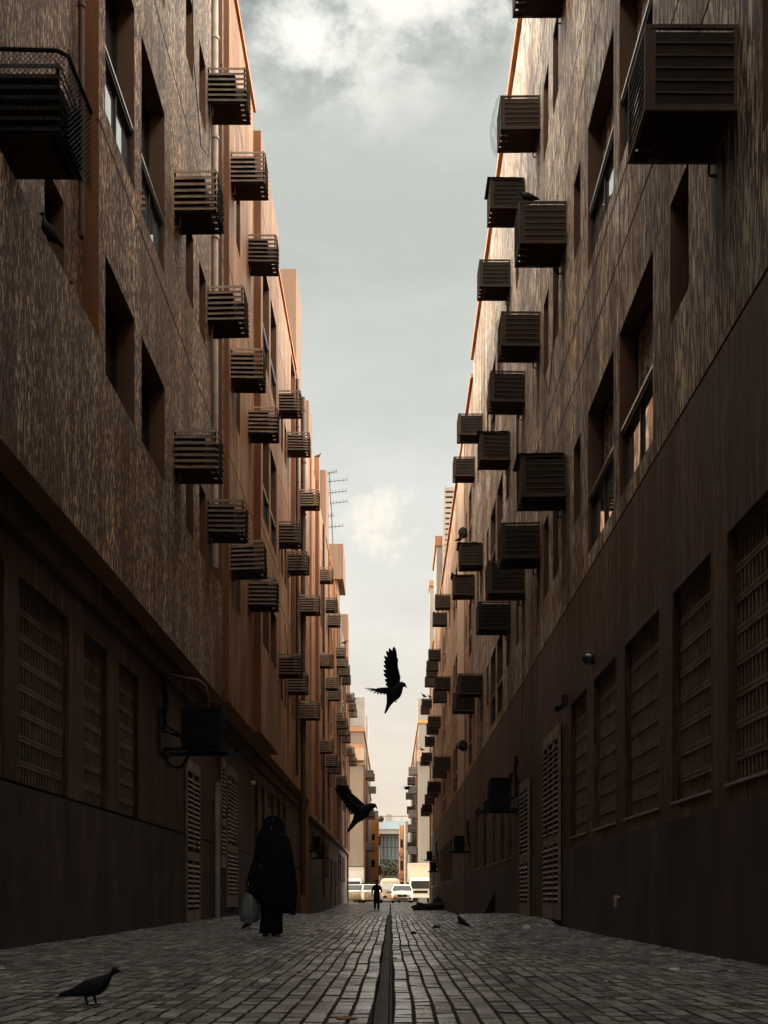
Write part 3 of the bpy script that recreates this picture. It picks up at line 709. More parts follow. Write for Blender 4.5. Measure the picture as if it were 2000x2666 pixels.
# loose netting on three right cages, rags on the tops of others
def net(c, sz, sd):
    mb = MB(); rows = []; rr = random.Random(sd)
    for i in range(9):
        t = i / 8; z = 0.70 - 0.80 * t; out = 0.78 + 0.02 + sz * math.sin(math.pi * min(1, t * 1.02)) ** 0.8 * (0.6 + 0.4 * t)
        rows.append([(-(out + rr.uniform(-0.012, 0.012) - 0.05 * abs(j / 8 - 0.5)), -0.02 + 0.76 * j / 8, z + rr.uniform(-0.015, 0.015)) for j in range(9)])
    mb.loft(rows, 0, closed=False); child_mesh(mb, 'netting', M['net'], c, True)
net(cages[(1, 2, 22.0)], 0.18, 1); net(cages[(1, 2, 18.5)], 0.10, 2); net(cages[(1, 1, 22.0)], 0.09, 3); net(cages[(1, 1, 24.5)], 0.05, 4)
def cover(c, sd, lift=0.03):
    mb = MB(); rows = []; rr = random.Random(sd)
    for i in range(9):
        x = -0.84 + 0.80 * i / 8
        rows.append([(x, -0.03 + 0.78 * j / 6, 0.668 + lift * rr.random() + (0.07 if i == 0 and sd % 2 else 0)) for j in range(7)])
    mb.loft(rows, 0, closed=False)
    o = child_mesh(mb, 'cover_sheet', M['rag'], c, True)
    sd_ = o.modifiers.new('thick', 'SOLIDIFY'); sd_.thickness = 0.012
cover(cages[(1, 0, 18.5)], 4); cover(cages[(1, 1, 37.1)], 6, 0.05); cover(cages[(1, 1, 40.8)], 5, 0.04); cover(cages[(1, 1, 27.8)], 8, 0.02); cover(cages[(1, 2, 24.5)], 10, 0.012)

# ------------------------------------------------------------------ outdoor split units, lamps, dishes, antenna, cables
def split_unit(side, u, z, label, v0=0.0, gap=0.12, w=0.62, h=0.56, dep=0.34, fan='out'):
    base = P(side, u, v0, z); r = thing('outdoor_unit', label, 'outdoor unit', base, 'split air conditioner units on brackets')
    b = MB(); b.sbox(side, u - 0.02, u + 0.9, v0, v0 + 0.035, z - 0.08, z + 0.62)
    for uu in (u + 0.06, u + 0.74): b.sbox(side, uu, uu + 0.05, v0 + 0.035, v0 + gap + dep + 0.18, z - 0.07, z - 0.005)
    b.build('bracket', M['steel'], r)
    c = MB(); va, vb = v0 + gap, v0 + gap + dep
    c.sbox(side, u, u + 0.85, va, vb, z, z + h); c.sbox(side, u - 0.012, u + 0.862, va - 0.01, vb + 0.012, z + h - 0.05, z + h + 0.004)
    c.sbox(side, u - 0.015, u - 0.002, va + dep * 0.3, va + dep * 0.7, z + h * 0.55, z + h * 0.78)
    c.build('casing', M['body'], r)
    g = MB(); cu, cz = u + 0.52, z + h / 2
    for rad in (0.06, 0.12, 0.18, 0.24):
        pts = [P(side, cu + rad * math.cos(a * math.pi / 10), vb + 0.015, cz + rad * math.sin(a * math.pi / 10)) for a in range(21)]
        g.tube(pts, 0.006, 4)
    for a in range(0, 180, 45): g.tube([P(side, cu - 0.24 * math.cos(R(a)), vb + 0.018, cz - 0.24 * math.sin(R(a))), P(side, cu + 0.24 * math.cos(R(a)), vb + 0.018, cz + 0.24 * math.sin(R(a)))], 0.006, 4)
    g.build('fan_guard', M['steel'], r)
    p = MB(); p.tube([P(side, u + 0.1, v0 + 0.05, z + 0.55), P(side, u + 0.05, v0 + 0.1, z + 0.9), P(side, u + 0.1, v0 + 0.06, z + 1.15)], 0.035, 8); 
    p.tube([P(side, u + 0.02, va + 0.05, z + 0.15), P(side, u - 0.03, v0 + 0.08, z + 0.25), P(side, u, v0 + 0.1, z + 0.75), P(side, u + 0.05, v0 + 0.05, z + 1.05)], 0.03, 8)
    p.build('refrigerant_pipe', M['cable'], r, True)
    return r
sp1 = split_unit(-1, 19.6, 3.02, 'big black outdoor unit on a bracket by the left louvred door', -0.36, 0.36, h=0.64, dep=0.66)
lp = MB()
lp.tube([P(-1, 19.55, -0.2, 3.0)] + [P(-1, 19.55, -0.06 - 0.2 * math.cos(R(a)), 2.93 - 0.26 * math.sin(R(a))) for a in range(0, 181, 20)] + [P(-1, 19.55, 0.14, 3.0)], 0.026, 8)
lp.tube([P(-1, 19.5, -0.28, 4.18), P(-1, 19.5, -0.22, 3.95), P(-1, 19.5, -0.2, 3.7), P(-1, 19.5, -0.24, 3.5), P(-1, 19.52, -0.22, 3.35), P(-1, 19.56, 0.0, 3.2)], 0.026, 8)
lp.build('hose', M['cable'], sp1, True)
lp = MB(); lp.tube([P(-1, 19.5, -0.24, 4.2), P(-1, 19.5, 0.1, 4.12), P(-1, 19.5, 0.28, 4.1), P(-1, 19.5, 0.42, 4.0), P(-1, 19.5, 0.47, 3.85), P(-1, 19.5, 0.48, 3.64)], 0.024, 10)
lp.build('conduit', M['pipe_brown'], sp1, True)
cb = MB(); cb.tube([P(-1, 19.45, -0.2, 4.2), P(-1, 19.45, 0.0, 4.22), P(-1, 19.45, 0.08, 4.1), P(-1, 19.45, 0.08, 3.85), P(-1, 19.45, 0.12, 3.68), P(-1, 19.45, 0.4, 3.7), P(-1, 19.5, 0.62, 3.74), P(-1, 19.7, 0.9, 3.6)], 0.008, 6)
cb.build('thin_cable', M['cable'], sp1, True)
split_unit(1, 26.4, 2.52, 'dark outdoor unit with thick pipe beside the second right louvred door', 0, 0.22, h=0.66, dep=0.42)
split_unit(1, 44.3, 2.25, 'dark outdoor unit on right wall just before the pale smooth pilaster', 0, 0.2)
split_unit(1, 79.0, 3.0, 'upper one of two small outdoor units near the right alley end', 0, 0.35)
split_unit(1, 77.0, 2.2, 'lower one of two small outdoor units near the right alley end', 0, 0.15)
split_unit(-1, 50.8, 2.55, 'outdoor unit under the left ledge, nearer of a pair', -0.14, 0.25, fan='out')
split_unit(-1, 54.4, 2.35, 'outdoor unit under the left ledge, farther of a pair', -0.14, 0.25)

def dish(loc, label, rz, s=0.45, mat='steel'):
    r = thing('satellite_dish', label, 'satellite dish', loc, None, rz)
    d = MB(); rows = []
    for i in range(7):
        q = i / 6 * s; rows.append([(-0.25 - 0.35 * (q * q) / s + 0.12, q * math.cos(2 * math.pi * k / 20), q * math.sin(2 * math.pi * k / 20) * 1.08) for k in range(20)])
    d.loft(rows, 0, cap=False); o = child_mesh(d, 'reflector', M[mat], r, True)
    o.modifiers.new('t', 'SOLIDIFY').thickness = 0.012
    a = MB(); a.tube([(0, 0, -0.1), (-0.1, 0, -0.02), (-0.15, 0, 0)], 0.018, 6); a.tube([(-0.2, 0, -s), (-0.62, 0, -0.05)], 0.010, 6); a.box(-0.68, -0.58, -0.03, 0.03, -0.08, 0.0); child_mesh(a, 'arm', M['steel'], r)
    return r
dish(P(1, 45.6, 0.1, 6.35), 'dark satellite dish low on right wall above the pale pilaster', R(-70), 0.2)
dish(P(1, 45.8, 0.1, 14.6), 'dark satellite dish high on right wall beside the rooftop screen', R(-75), 0.2)
def bulkhead(loc, side, label):
    r = thing('wall_lamp', label, 'wall lamp', loc)
    s = -side; b = MB(); b.disc((s * 0.02, 0, 0), (1, 0, 0), 0.085, 0.04, 16); child_mesh(b, 'base', M['steel'], r)
    g = MB(); g.ell([((s * x, 0, 0), q, q) for x, q in ((0.04, 0.075), (0.09, 0.072), (0.13, 0.05), (0.15, 0.015))], 16); child_mesh(g, 'globe', M['carglass'], r, True)
    c = MB()
    for a in (0, 90): c.tube([(s * x, q * math.cos(R(a)), q * math.sin(R(a))) for x, q in ((0.03, -0.085), (0.09, -0.082), (0.14, -0.05), (0.16, 0), (0.14, 0.05), (0.09, 0.082), (0.03, 0.085))], 0.007, 5)
    child_mesh(c, 'guard', M['steel'], r, True)
bulkhead(P(1, 16.5, 0, 3.85), 1, 'round caged bulkhead lamp above the right vent grilles')
cm = thing('security_camera', 'small dark camera on right wall just above the last near grille', 'camera', P(1, 19.1, 0, 3.62))
b = MB(); b.box(-0.09, 0, -0.05, 0.05, 0.0, 0.16); child_mesh(b, 'bracket', M['steel'], cm)
b = MB(); b.tube([(-0.06, 0, 0.0), (-0.12, -0.02, -0.05), (-0.17, -0.12, -0.08)], [0.03, 0.05, 0.05], 10); child_mesh(b, 'housing', M['black'], cm, True)
cm = thing('wall_lamp', 'small pendant lamp under left beam beyond the louvred doors', 'wall lamp', P(-1, 31.4, -0.3, 3.55))
b = MB(); b.tube([(0, 0, 0.3), (0.14, 0, 0.3), (0.14, 0, 0.06)], 0.012, 6); child_mesh(b, 'arm', M['steel'], cm)
b = MB(); b.ell([((0.14 + x, 0, 0), q, q) for x, q in ((-0.07, 0.01), (-0.05, 0.05), (0, 0.07), (0.05, 0.05), (0.07, 0.01))], 12); child_mesh(b, 'globe', M['lens'], cm, True)
# antenna on the far left roof tower
ant = thing('tv_antenna', 'tall thin rooftop antenna mast with several yagi arms on left tower', 'antenna', P(-1, 85.4, 0.0 - 0.62, 25.7))
b = MB(); b.tube([(0, 0, -0.2), (-0.12, 0, 2.5), (-0.30, 0, 5.3)], 0.035, 6); child_mesh(b, 'mast', M['steel'], ant)
for z, x0, x1 in ((5.25, -0.1, 0.55), (4.65, -0.2, 1.25), (3.85, -0.1, 1.15), (3.1, -0.05, 1.15), (2.1, -0.65, 0.1), (1.35, -0.6, 0.75)):
    b = MB(); m0 = -0.12 - 0.18 * (z - 2.5) / 2.8; b.tube([(m0 + x0, 0, z - 0.06), (m0 + x1, 0.1, z + 0.12)], 0.022, 5)
    for q in range(6):
        xx = m0 + x0 + (x1 - x0) * q / 5; zz = z - 0.06 + 0.18 * q / 5; b.tube([(xx, -0.22, zz + 0.09), (xx, 0.22, zz - 0.09)], 0.012, 4)
    child_mesh(b, 'yagi', M['steel'], ant)
# loose cables sagging down the facades
def cable(pts, label, r=0.009):
    mb = MB(); mb.tube(pts, r, 5); tag(mb.build('hanging_cable', M['cable'], None, True, origin=pts[0]), label, 'cable')
cable([P(-1, 20.3, 0.04, 19.6), P(-1, 20.35, 0.04, 17), P(-1, 20.6, 0.05, 15), P(-1, 21.2, 0.08, 13.9), P(-1, 22.0, 0.1, 14.2), P(-1, 22.5, 0.05, 15.5)], 'thin black cable drooping to the highest near left cage', 0.008)
cable([P(-1, 41.2, 0.04, 13.5), P(-1, 41.0, 0.06, 10.2), P(-1, 39.6, 0.05, 8.6), P(-1, 38.6, 0.04, 9.4)], 'thin black cable looping down left wall before the tall tower', 0.012)

cable([P(-1, 29.2, 0.16, 13.0), P(-1, 31.5, 0.30, 12.2), P(-1, 34.0, 0.16, 11.9), P(-1, 36.8, 0.05, 12.4)], 'thin cable strung across the left projecting bay to a middle row cage', 0.008)
cable([P(1, 19.6, 0.05, 11.0), P(1, 21.0, 0.04, 9.4), P(1, 22.6, 0.05, 10.9)], 'thin cable looping between two right wall cages of the middle row', 0.007)
cable([P(1, 25.3, 0.05, 6.9), P(1, 25.4, 0.04, 5.3), P(1, 25.8, 0.03, 3.6)], 'thin cable hanging from a lowest row right cage to the outdoor unit', 0.007)
# ------------------------------------------------------------------ pigeons
def pig_body(mb, zs=1.0, head=0.0):
    rows = [((-.165, 0, .052), .020, .004), ((-.12, 0, .066), .024, .009), ((-.08, 0, .082), .032, .024), ((-.04, 0, .097), .044, .040), ((.01, 0, .108), .050, .050), ((.05, 0, .120), .045, .051),
            ((.078, 0, .140), .034, .042), ((.094, 0, .168), .024, .028), ((.103, 0, .190), .020, .022), ((.117, 0, .203), .020, .020), ((.131, 0, .202), .013, .013), ((.139, 0, .198), .006, .006), ((.156, 0, .190), .002, .002)]
    mb.ell([((c[0], c[1], c[2] * zs + (head * sm(.06, .12, c[0]))), ry, rz * (0.5 + 0.5 * zs)) for c, ry, rz in rows], 14, 0)
def pig_wings(mb, zs):
    for s in (-1, 1):
        rows = []
        for x, y, z, w_, h in ((.062, .036, .122, .006, .012), (.04, .044, .118, .012, .034), (0, .048, .110, .013, .040), (-.05, .040, .096, .012, .032), (-.10, .026, .080, .009, .018), (-.15, .014, .066, .005, .006)):
            rows.append(((x, s * y, z * zs), w_, h * zs))
        mb.ell(rows, 10, 1)
def pig_legs(mb, zs):
    for s in (-1, 1):
        x = 0.018 * s
        mb.tube([(-.005 + x, s * .02, .075 * zs), (.0 + x, s * .022, .035 * zs), (.008 + x, s * .022, .006)], [.011, .006, .0045], 7, 2)
        for a in (-28, 0, 28): mb.tube([(.008 + x, s * .022, .006), (.008 + x + .03 * math.cos(R(a)), s * .022 + .03 * math.sin(R(a)), .003)], [.004, .002], 5, 2)
        mb.tube([(.008 + x, s * .022, .006), (-.012 + x, s * .022, .003)], [.004, .002], 5, 2)
def make_pigeon(label, loc, rz, zs=1.0, head=0.0, s=1.0, pale=False, group='pigeons', tilt=0):
    mb = MB(); pig_body(mb, zs, head); pig_wings(mb, zs); pig_legs(mb, zs)
    o = mb.build('pigeon', [M['feather'], M['feather_pale'] if pale else M['feather_grey'], M['feather']], None, True)
    o.location = loc; o.rotation_euler = (0, tilt, rz); o.scale = (s, s, s)
    return tag(o, label, 'pigeon', group)
def gloc(x, y, Y): p = at(x, y, Y); return (p.x, Y, gz(p.x, Y) + 0.004)
make_pigeon('dark pigeon standing on the pavers in the bottom left corner', gloc(236, 2625, 5.86), R(8), 0.85)
make_pigeon('dark pigeon pecking on the pavers behind the plastic bag', gloc(652, 2422, 18.3), R(20), 0.95, -0.02, 0.95, tilt=R(-22))
make_pigeon('dark pigeon walking on the pavers beside the right wall', gloc(1200, 2420, 19.4), R(165), 1.05, 0.01, 0.95, tilt=R(-15))
def on_cage(key, dx, dy, label, rz, zs=0.95, s=1.05, dz=0.665):
    c = cages[key]; return make_pigeon(label, (c.location.x + dx, c.location.y + dy, c.location.z + dz), rz, zs, 0, s)
on_cage((1, 1, 18.5), -0.62, 0.06, 'dark pigeon perched on a panelled cage, right wall middle row', R(172), 0.9, 1.15)
make_pigeon('dark pigeon on the left recess sill below the mesh cage', (LX(12) - 0.06, 12.05, 7.155), R(195), 1.1, 0.01, 1.15, tilt=R(-25))
make_pigeon('pigeon on the left recess sill showing only its tail', (LX(13) - 0.14, 12.95, 7.155), R(160), 0.7, -0.05, 1.0)
on_cage((1, 1, 37.1), -0.74, 0.1, 'pigeon on the cover sheet of a right cage before the screen', R(20), 1.15, 1.05, 0.70)
on_cage((-1, 2, 74.3), 0.62, 0.1, 'small dark pigeon on a far left cage beside the tower', R(10), 1.1, 1.5, 0.70)
on_cage((-1, 2, 95.8), 0.6, 0.1, 'tiny pigeon on a far left cage nearest the grey tower', R(15), 0.9, 1.6, 0.70)
on_cage((1, 2, 89.7), -0.6, 0.1, 'tiny pigeon raising wings on a far right cage top', R(200), 1.3, 1.6, 0.67)
on_cage((1, 2, 89.7), -0.15, 0.1, 'tiny pigeon on inner end of a far right cage top', R(170), 1.0, 1.5, 0.67)
on_cage((1, 1, 89.7), -0.75, 0.1, 'tiny pigeon on the corner of a far right middle cage', R(150), 1.1, 1.6, 0.67)
make_pigeon('small dark pigeon on top of a left terracotta pilaster', (LX(55.4) + 0.1, 55.4, 20.87), R(40), 1.2, 0.02, 1.3)
make_pigeon('pale pigeon at the lower edge of a left wall window', (LX(38.2) + 0.02, 33.0, 6.9), R(10), 0.8, 0, 1.3, True)

def feather(mb, a, b_, w_, nrm, mat=0):
    a, b_ = Vector(a), Vector(b_); t = (b_ - a); n = Vector(nrm).normalized(); s = t.normalized().cross(n).normalized(); rows = []
    for f, k in ((0, .5), (.3, .95), (.65, 1.0), (.88, .72), (1, .12)):
        c = a + t * f - n * (0.012 * f * f)
        rows.append([c + s * w_ * k, c + n * 0.0018, c - s * w_ * k, c - n * 0.0018])
    mb.loft(rows, mat)
def flyer(label, Y, org, sc, spine, wings, legs=None):   # points of the photograph, laid out in a plane at distance Y and then given depth
    o3 = at(*org, Y)
    k = Y / FPX / sc
    def q(x, y, d=0.0): return Vector(((x) * k, d, -(y) * k))
    mb = MB(); rings = []
    for i, (x, y, r) in enumerate(spine):
        a = spine[max(i - 1, 0)]; b_ = spine[min(i + 1, len(spine) - 1)]
        t = (q(b_[0], b_[1]) - q(a[0], a[1])).normalized(); n = Vector((t.z, 0, -t.x))
        flat = 1.7 if i >= len(spine) - 3 else 1.0
        rings.append([q(x, y) + n * r * k * math.cos(2 * math.pi * j / 14) + Vector((0, 1, 0)) * r * k * flat * math.sin(2 * math.pi * j / 14) for j in range(14)])
    mb.loft(rings, 0)
    for (arm, tips, w_, nrm, depth, mt) in wings:
        n = len(tips)
        A = [q(*p) for p in arm]
        def armpt(t):
            t = t * (len(A) - 1); i = min(int(t), len(A) - 2); return A[i].lerp(A[i + 1], t - i)
        for i, tp in enumerate(tips):
            t = i / (n - 1); d = depth * (0.3 + 0.7 * t)
            feather(mb, armpt(t) + Vector((0, depth * 0.4 * t, 0)), q(*tp) + Vector((0, d, 0)), w_, nrm, mt)
        mb.tube([a + Vector((0, depth * 0.4 * j / (len(A) - 1), 0)) for j, a in enumerate(A)], [0.028 - 0.018 * j / (len(A) - 1) for j in range(len(A))], 8, 0)
        for i, tp in enumerate(tips):          # coverts
            t = i / (n - 1); a = armpt(t) + Vector((0, depth * 0.4 * t - 0.006, 0)); d = q(*tp) + Vector((0, depth, 0))
            feather(mb, a, a.lerp(d, 0.45), w_ * 1.35, nrm, 0)
    for l in legs or []: mb.tube([q(*p) for p in l], [0.006] * (len(l) - 1) + [0.003], 6, 0)
    o = mb.build('flying_pigeon', [M['feather'], M['feather_grey']], None, True); o.location = o3
    return tag(o, label, 'pigeon', 'pigeons')
# pixel offsets in 5.53x zoom units from the body centre
flyer('dark pigeon flying upwards in mid alley against the sky', 11.3, (850 + 975 / 5.53, 1650 + 850 / 5.53), 5.53,
      [(190, -65, 2), (172, -88, 8), (150, -110, 30), (120, -118, 46), (85, -95, 62), (45, -55, 92), (0, 0, 108), (-28, 50, 92), (-50, 100, 62), (-75, 160, 36), (-105, 235, 22), (-130, 295, 12)],
      [([(30, -60), (60, -220), (40, -330), (10, -430)], [(-118, -120), (-130, -180), (-148, -255), (-150, -310), (-145, -380), (-142, -440), (-136, -505), (-106, -575), (-66, -612), (0, -632), (12, -560)], 0.022, (0.25, 1, 0), -0.10, 1),
       ([(-60, -40), (-170, -60), (-250, -75)], [(-110, 5), (-150, -10), (-200, -20), (-250, -30), (-300, -50), (-350, -80), (-400, -105), (-440, -140)], 0.013, (0, 0.3, 1), 0.22, 0)],
      [[(20, 70), (45, 95), (60, 90)], [(0, 95), (25, 130), (45, 128)]])
flyer('dark pigeon swooping low before the left wall, wing raised', 10.7, (850 + 390 / 4.1475, 2050 + 265 / 4.1475), 4.1475,
      [(158, -28, 2), (150, -52, 8), (135, -66, 24), (105, -65, 32), (70, -52, 42), (30, -25, 66), (-10, 15, 74), (-45, 55, 58), (-75, 95, 36), (-105, 135, 26), (-135, 180, 18), (-160, 215, 9)],
      [([(0, -60), (-70, -130), (-130, -190), (-170, -225)], [(-60, 40), (-110, 15), (-150, -15), (-180, -50), (-200, -85), (-225, -120), (-250, -160), (-275, -200), (-290, -235), (-270, -262), (-215, -258)], 0.026, (0.2, 1, -0.1), -0.12, 0),
       ([(0, -50), (-50, -80)], [(-40, 30), (-80, 10), (-110, -20), (-140, -60)], 0.02, (0, 0.6, 0.8), 0.2, 0)],
      [[(0, 60), (-10, 95), (10, 100)]])
mb = MB(); mb.ell([((-.14, 0, 0), .02, .004), ((-.06, 0, 0), .035, .03), ((.04, 0, 0.01), .04, .04), ((.1, 0, 0.02), .022, .022), ((.15, 0, 0.015), .004, .004)], 10)
for s in (-1, 1):
    for t in range(6): feather(mb, (0.05 - 0.02 * t, s * 0.03, 0.02), (-0.02 - 0.035 * t, s * (0.34 - 0.04 * t), 0.1), 0.025, (0, 0, 1))
o = mb.build('flying_pigeon', M['feather'], None, True); o.location = at(1059, 2054, 48); o.rotation_euler = (0, 0, R(30)); tag(o, 'tiny distant pigeon flying before the far right buildings', 'pigeon', 'pigeons')

# ------------------------------------------------------------------ people
def skinned(name, joints, edges, mat, parent, sub=2, root=0):
    me = bpy.data.meshes.new(name); me.from_pydata([j[0] for j in joints], edges, [])
    o = bpy.data.objects.new(name, me); C.objects.link(o)
    md = o.modifiers.new('skin', 'SKIN'); md.use_smooth_shade = True
    for i, j in enumerate(joints):
        r = j[1]; me.skin_vertices[0].data[i].radius = r if hasattr(r, '__len__') else (r, r)
        me.skin_vertices[0].data[i].use_root = (i == root)
    ss = o.modifiers.new('sub', 'SUBSURF'); ss.levels = sub; ss.render_levels = sub
    dg = bpy.context.evaluated_depsgraph_get(); m2 = bpy.data.meshes.new_from_object(o.evaluated_get(dg))
    o.modifiers.clear(); o.data = m2; m2.name = name
    m2.materials.clear(); m2.materials.append(mat)
    m2.polygons.foreach_set('use_smooth', [True] * len(m2.polygons))
    o.parent = parent; return o
def human(parent, h, stride, arms, skin=M['skin'], face=True):
    # joints for a figure of 1.0 height facing -y; scaled by h
    J, E = [], []
    def a(p, r, prev=None):
        J.append((tuple(c * h for c in p), tuple(x * h for x in r) if hasattr(r, '__len__') else r * h))
        if prev is not None: E.append((prev, len(J) - 1))
        return len(J) - 1
    pel = a((0, 0, .52), (.085, .065)); wa = a((0, 0, .60), (.075, .055), pel); chst = a((0, 0, .72), (.088, .062), wa); sh = a((0, 0, .80), (.06, .05), chst)
    nk = a((0, 0, .845), .032, sh); hd = a((0, -.008, .90), (.046, .055), nk); a((0, -.004, .955), (.044, .054), hd)
    for s in (-1, 1):
        x = a((.105 * s, 0, .795), .034, sh); el, hn = arms[0 if s < 0 else 1]
        e = a(el, .026, x); w = a(hn, .017, e); d = (Vector(hn) - Vector(el)).normalized()
        pm = a(tuple(Vector(hn) + d * .045), (.022, .012), w)
        for k in range(4):
            off = Vector((0, (-.018 + .012 * k), 0)); b0 = Vector(hn) + d * .05 + off; ln = (.036, .042, .040, .031)[k]
            f1 = a(tuple(b0 + d * ln * .5), .0065, pm); a(tuple(b0 + d * ln + Vector((-.006 * s, 0, 0))), .0055, f1)
        t1 = a(tuple(Vector(hn) + d * .028 + Vector((0, -.026, 0))), .008, w); a(tuple(Vector(hn) + d * .055 + Vector((0, -.034, 0))), .0065, t1)
        hip = a((.05 * s, 0, .48), .056, pel); fy = stride * s
        kn = a((.052 * s, fy * .55 - .012, .285), .038, hip); an = a((.055 * s, fy, .045), .024, kn); a((.06 * s, fy - .075, .018), (.024, .016), an)
    b_ = skinned('body', J, E, skin, parent)
    if face:
        f = MB()
        for s in (-1, 1): f.ell([((s * .018 * h + dx * h, -.056 * h, .925 * h), r * h * .6, r * h) for dx, r in ((-.008, .001), (-.004, .005), (0, .006), (.004, .005), (.008, .001))], 8, 0)
        o = child_mesh(f, 'eyes', M['hair'], parent, True)
        f = MB(); f.tube([(0, -.058 * h, .925 * h), (0, -.070 * h, .902 * h), (0, -.058 * h, .897 * h)], [.004 * h, .008 * h, .006 * h], 8)
        child_mesh(f, 'nose', M['skin'], parent, True)
        f = MB(); f.tube([(-.016 * h, -.057 * h, .881 * h), (0, -.061 * h, .879 * h), (.016 * h, -.057 * h, .881 * h)], [.002 * h, .004 * h, .002 * h], 6); child_mesh(f, 'mouth', M['rag'], parent, True)
    return b_
wp = at(709, 2434, 15.9); wx = wp.x; wz = gz(wx, 15.9)
wo = thing('person', 'person in a long black patterned cloak walking towards the camera with a plastic bag', 'person', (wx, 15.9, wz))
human(wo, 1.58, 0.012, [((-.165, -.01, .64), (-.19, -.03, .47)), ((.135, .0, .64), (.12, -.04, .50))])
ck = MB(); rows = []
# z, left edge, right edge (metres from the body axis), depth, y shift
prof = [(1.605, -.015, .05, .05, 0), (1.595, -.065, .10, .085, 0), (1.56, -.10, .135, .11, 0), (1.50, -.118, .148, .125, 0), (1.43, -.15, .165, .125, 0), (1.36, -.185, .19, .13, 0), (1.28, -.215, .235, .145, 0),
        (1.18, -.235, .255, .16, 0), (1.08, -.25, .27, .17, 0), (.98, -.275, .285, .18, 0), (.88, -.30, .30, .19, 0), (.78, -.32, .31, .20, 0), (.68, -.335, .31, .205, 0), (.60, -.33, .318, .205, 0)]
NK = 48
def cring(z, xl, xr, dp, ys, low=0):
    out = []; c, w_ = (xl + xr) / 2, (xr - xl) / 2
    for k in range(NK):
        a = 2 * math.pi * k / NK; amt = min(1, max(0, (1.45 - z) / 0.7))
        fold = 1 + amt * (0.06 * math.sin(a * 9 + z * 2) + 0.035 * math.sin(a * 15 - z * 3 + 1))
        zz = z
        if low: 
            sx = math.cos(a)
            zz = z - low * (0.05 + 0.27 * max(0, sx) ** 1.5 + 0.30 * (1 - abs(sx)))
            fold *= 1 - 0.10 * low * max(0, sx) - 0.28 * low * (1 - abs(sx)) * 0.5
        yy = ys + dp * math.sin(a) * fold
        if z > 1.40 and math.sin(a) < -0.55 and z < 1.57: yy += 0.035     # opening round the face
        out.append((wx + c + w_ * math.cos(a) * fold, 15.9 + yy, wz + zz))
    return out
for p in prof: rows.append(cring(*p))
for lw in (0.35, 0.7, 1.0): rows.append(cring(.60, -.325 + .05 * lw, .32, .205, 0, lw))
ck.loft(rows, 0, cap=False); o = ck.build('cloak', M['abaya'], wo, True); o.modifiers.new('t', 'SOLIDIFY').thickness = 0.012
sk = MB(); rows = []
for z, xl, xr, dp in ((.74, -.18, .18, .16), (.55, -.165, .16, .165), (.40, -.15, .14, .165), (.25, -.150, .135, .17), (.10, -.165, .135, .18), (.04, -.17, .135, .185)):
    rows.append([(wx + (xl + xr) / 2 + (xr - xl) / 2 * math.cos(2 * math.pi * k / 32) * (1 + .04 * math.sin(k * 1.9)), 15.9 + dp * math.sin(2 * math.pi * k / 32), wz + z) for k in range(32)])
sk.loft(rows, 0, cap=False); o = sk.build('skirt', M['black_cloth'], wo, True); o.modifiers.new('t', 'SOLIDIFY').thickness = 0.01
for s, dy in ((-1, -0.09), (1, -0.02)):
    f = MB(); cx = wx - 0.02 + s * 0.055
    f.loft([[(cx + w_ * math.cos(2 * math.pi * k / 14), 15.9 + dy - yy, wz + 0.002 + hh * (0.5 + 0.5 * math.sin(2 * math.pi * k / 14))) for k in range(14)] for yy, w_, hh in ((-.12, .025, .05), (-.06, .035, .075), (0, .04, .065), (.07, .042, .045), (.12, .03, .03))])
    f.build('shoe', M['black'], wo, True)
# the plastic bag she carries
bgx = wx - 0.295
bg = MB(); rows = []
for z, rx, ry in ((.62, .02, .015), (.58, .035, .025), (.52, .07, .05), (.45, .105, .08), (.37, .125, .10), (.30, .13, .105), (.23, .12, .10), (.19, .09, .08), (.175, .03, .03)):
    rows.append([(bgx + 0.01 * (z - .3) * 10 * .3 + rx * math.cos(2 * math.pi * k / 20) * (1 + .10 * math.sin(k * 2.3 + z * 9) + .07 * math.sin(k * 5.1 - z * 21)), 15.84 + ry * math.sin(2 * math.pi * k / 20) * (1 + .10 * math.sin(k * 1.7 + z * 14)), wz + z + .008 * math.sin(k * 2)) for k in range(20)])
bg.loft(rows, 0)
for s_ in (-1, 1): bg.tube([(bgx + .03 * s_, 15.84, wz + .56), (bgx + .045 * s_ + .02, 15.84, wz + .62), (bgx + .03, 15.84, wz + .68)], .008, 6)
o = bg.build('plastic_bag', M['plastic'], None, True, origin=(bgx, 15.84, wz + .175)); tag(o, 'full pale translucent plastic bag hanging from the cloaked person\'s hand', 'bag')

mp = at(981, 2361, 70); mz = gz(mp.x, 70)
mo = thing('person', 'person in dark clothes walking in the middle of the alley before the parked cars', 'person', (mp.x, 70, mz))
mo.rotation_euler = (0, 0, 0)
def human_at(root, h, stride, arms):
    human(root, h, stride, arms)
human_at(mo, 1.76, 0.13, [((-.15, .03, .64), (-.16, -.04, .52)), ((.16, .02, .65), (.17, -.10, .60))])
H = 1.76
def lofted(name, mat, secs, root, n=20):
    mb = MB(); mb.loft([[(cx + rx * math.cos(2 * math.pi * k / n), cy + ry * math.sin(2 * math.pi * k / n), z) for k in range(n)] for z, cx, cy, rx, ry in secs], 0); return child_mesh(mb, name, mat, root, True)
lofted('shirt', M['navy'], [(.78, 0, 0, .17, .125), (.95, 0, 0, .175, .125), (1.1, 0, 0, .165, .12), (1.28, 0, 0, .20, .135), (1.40, 0, 0, .20, .12), (1.47, 0, 0, .10, .075)], mo)
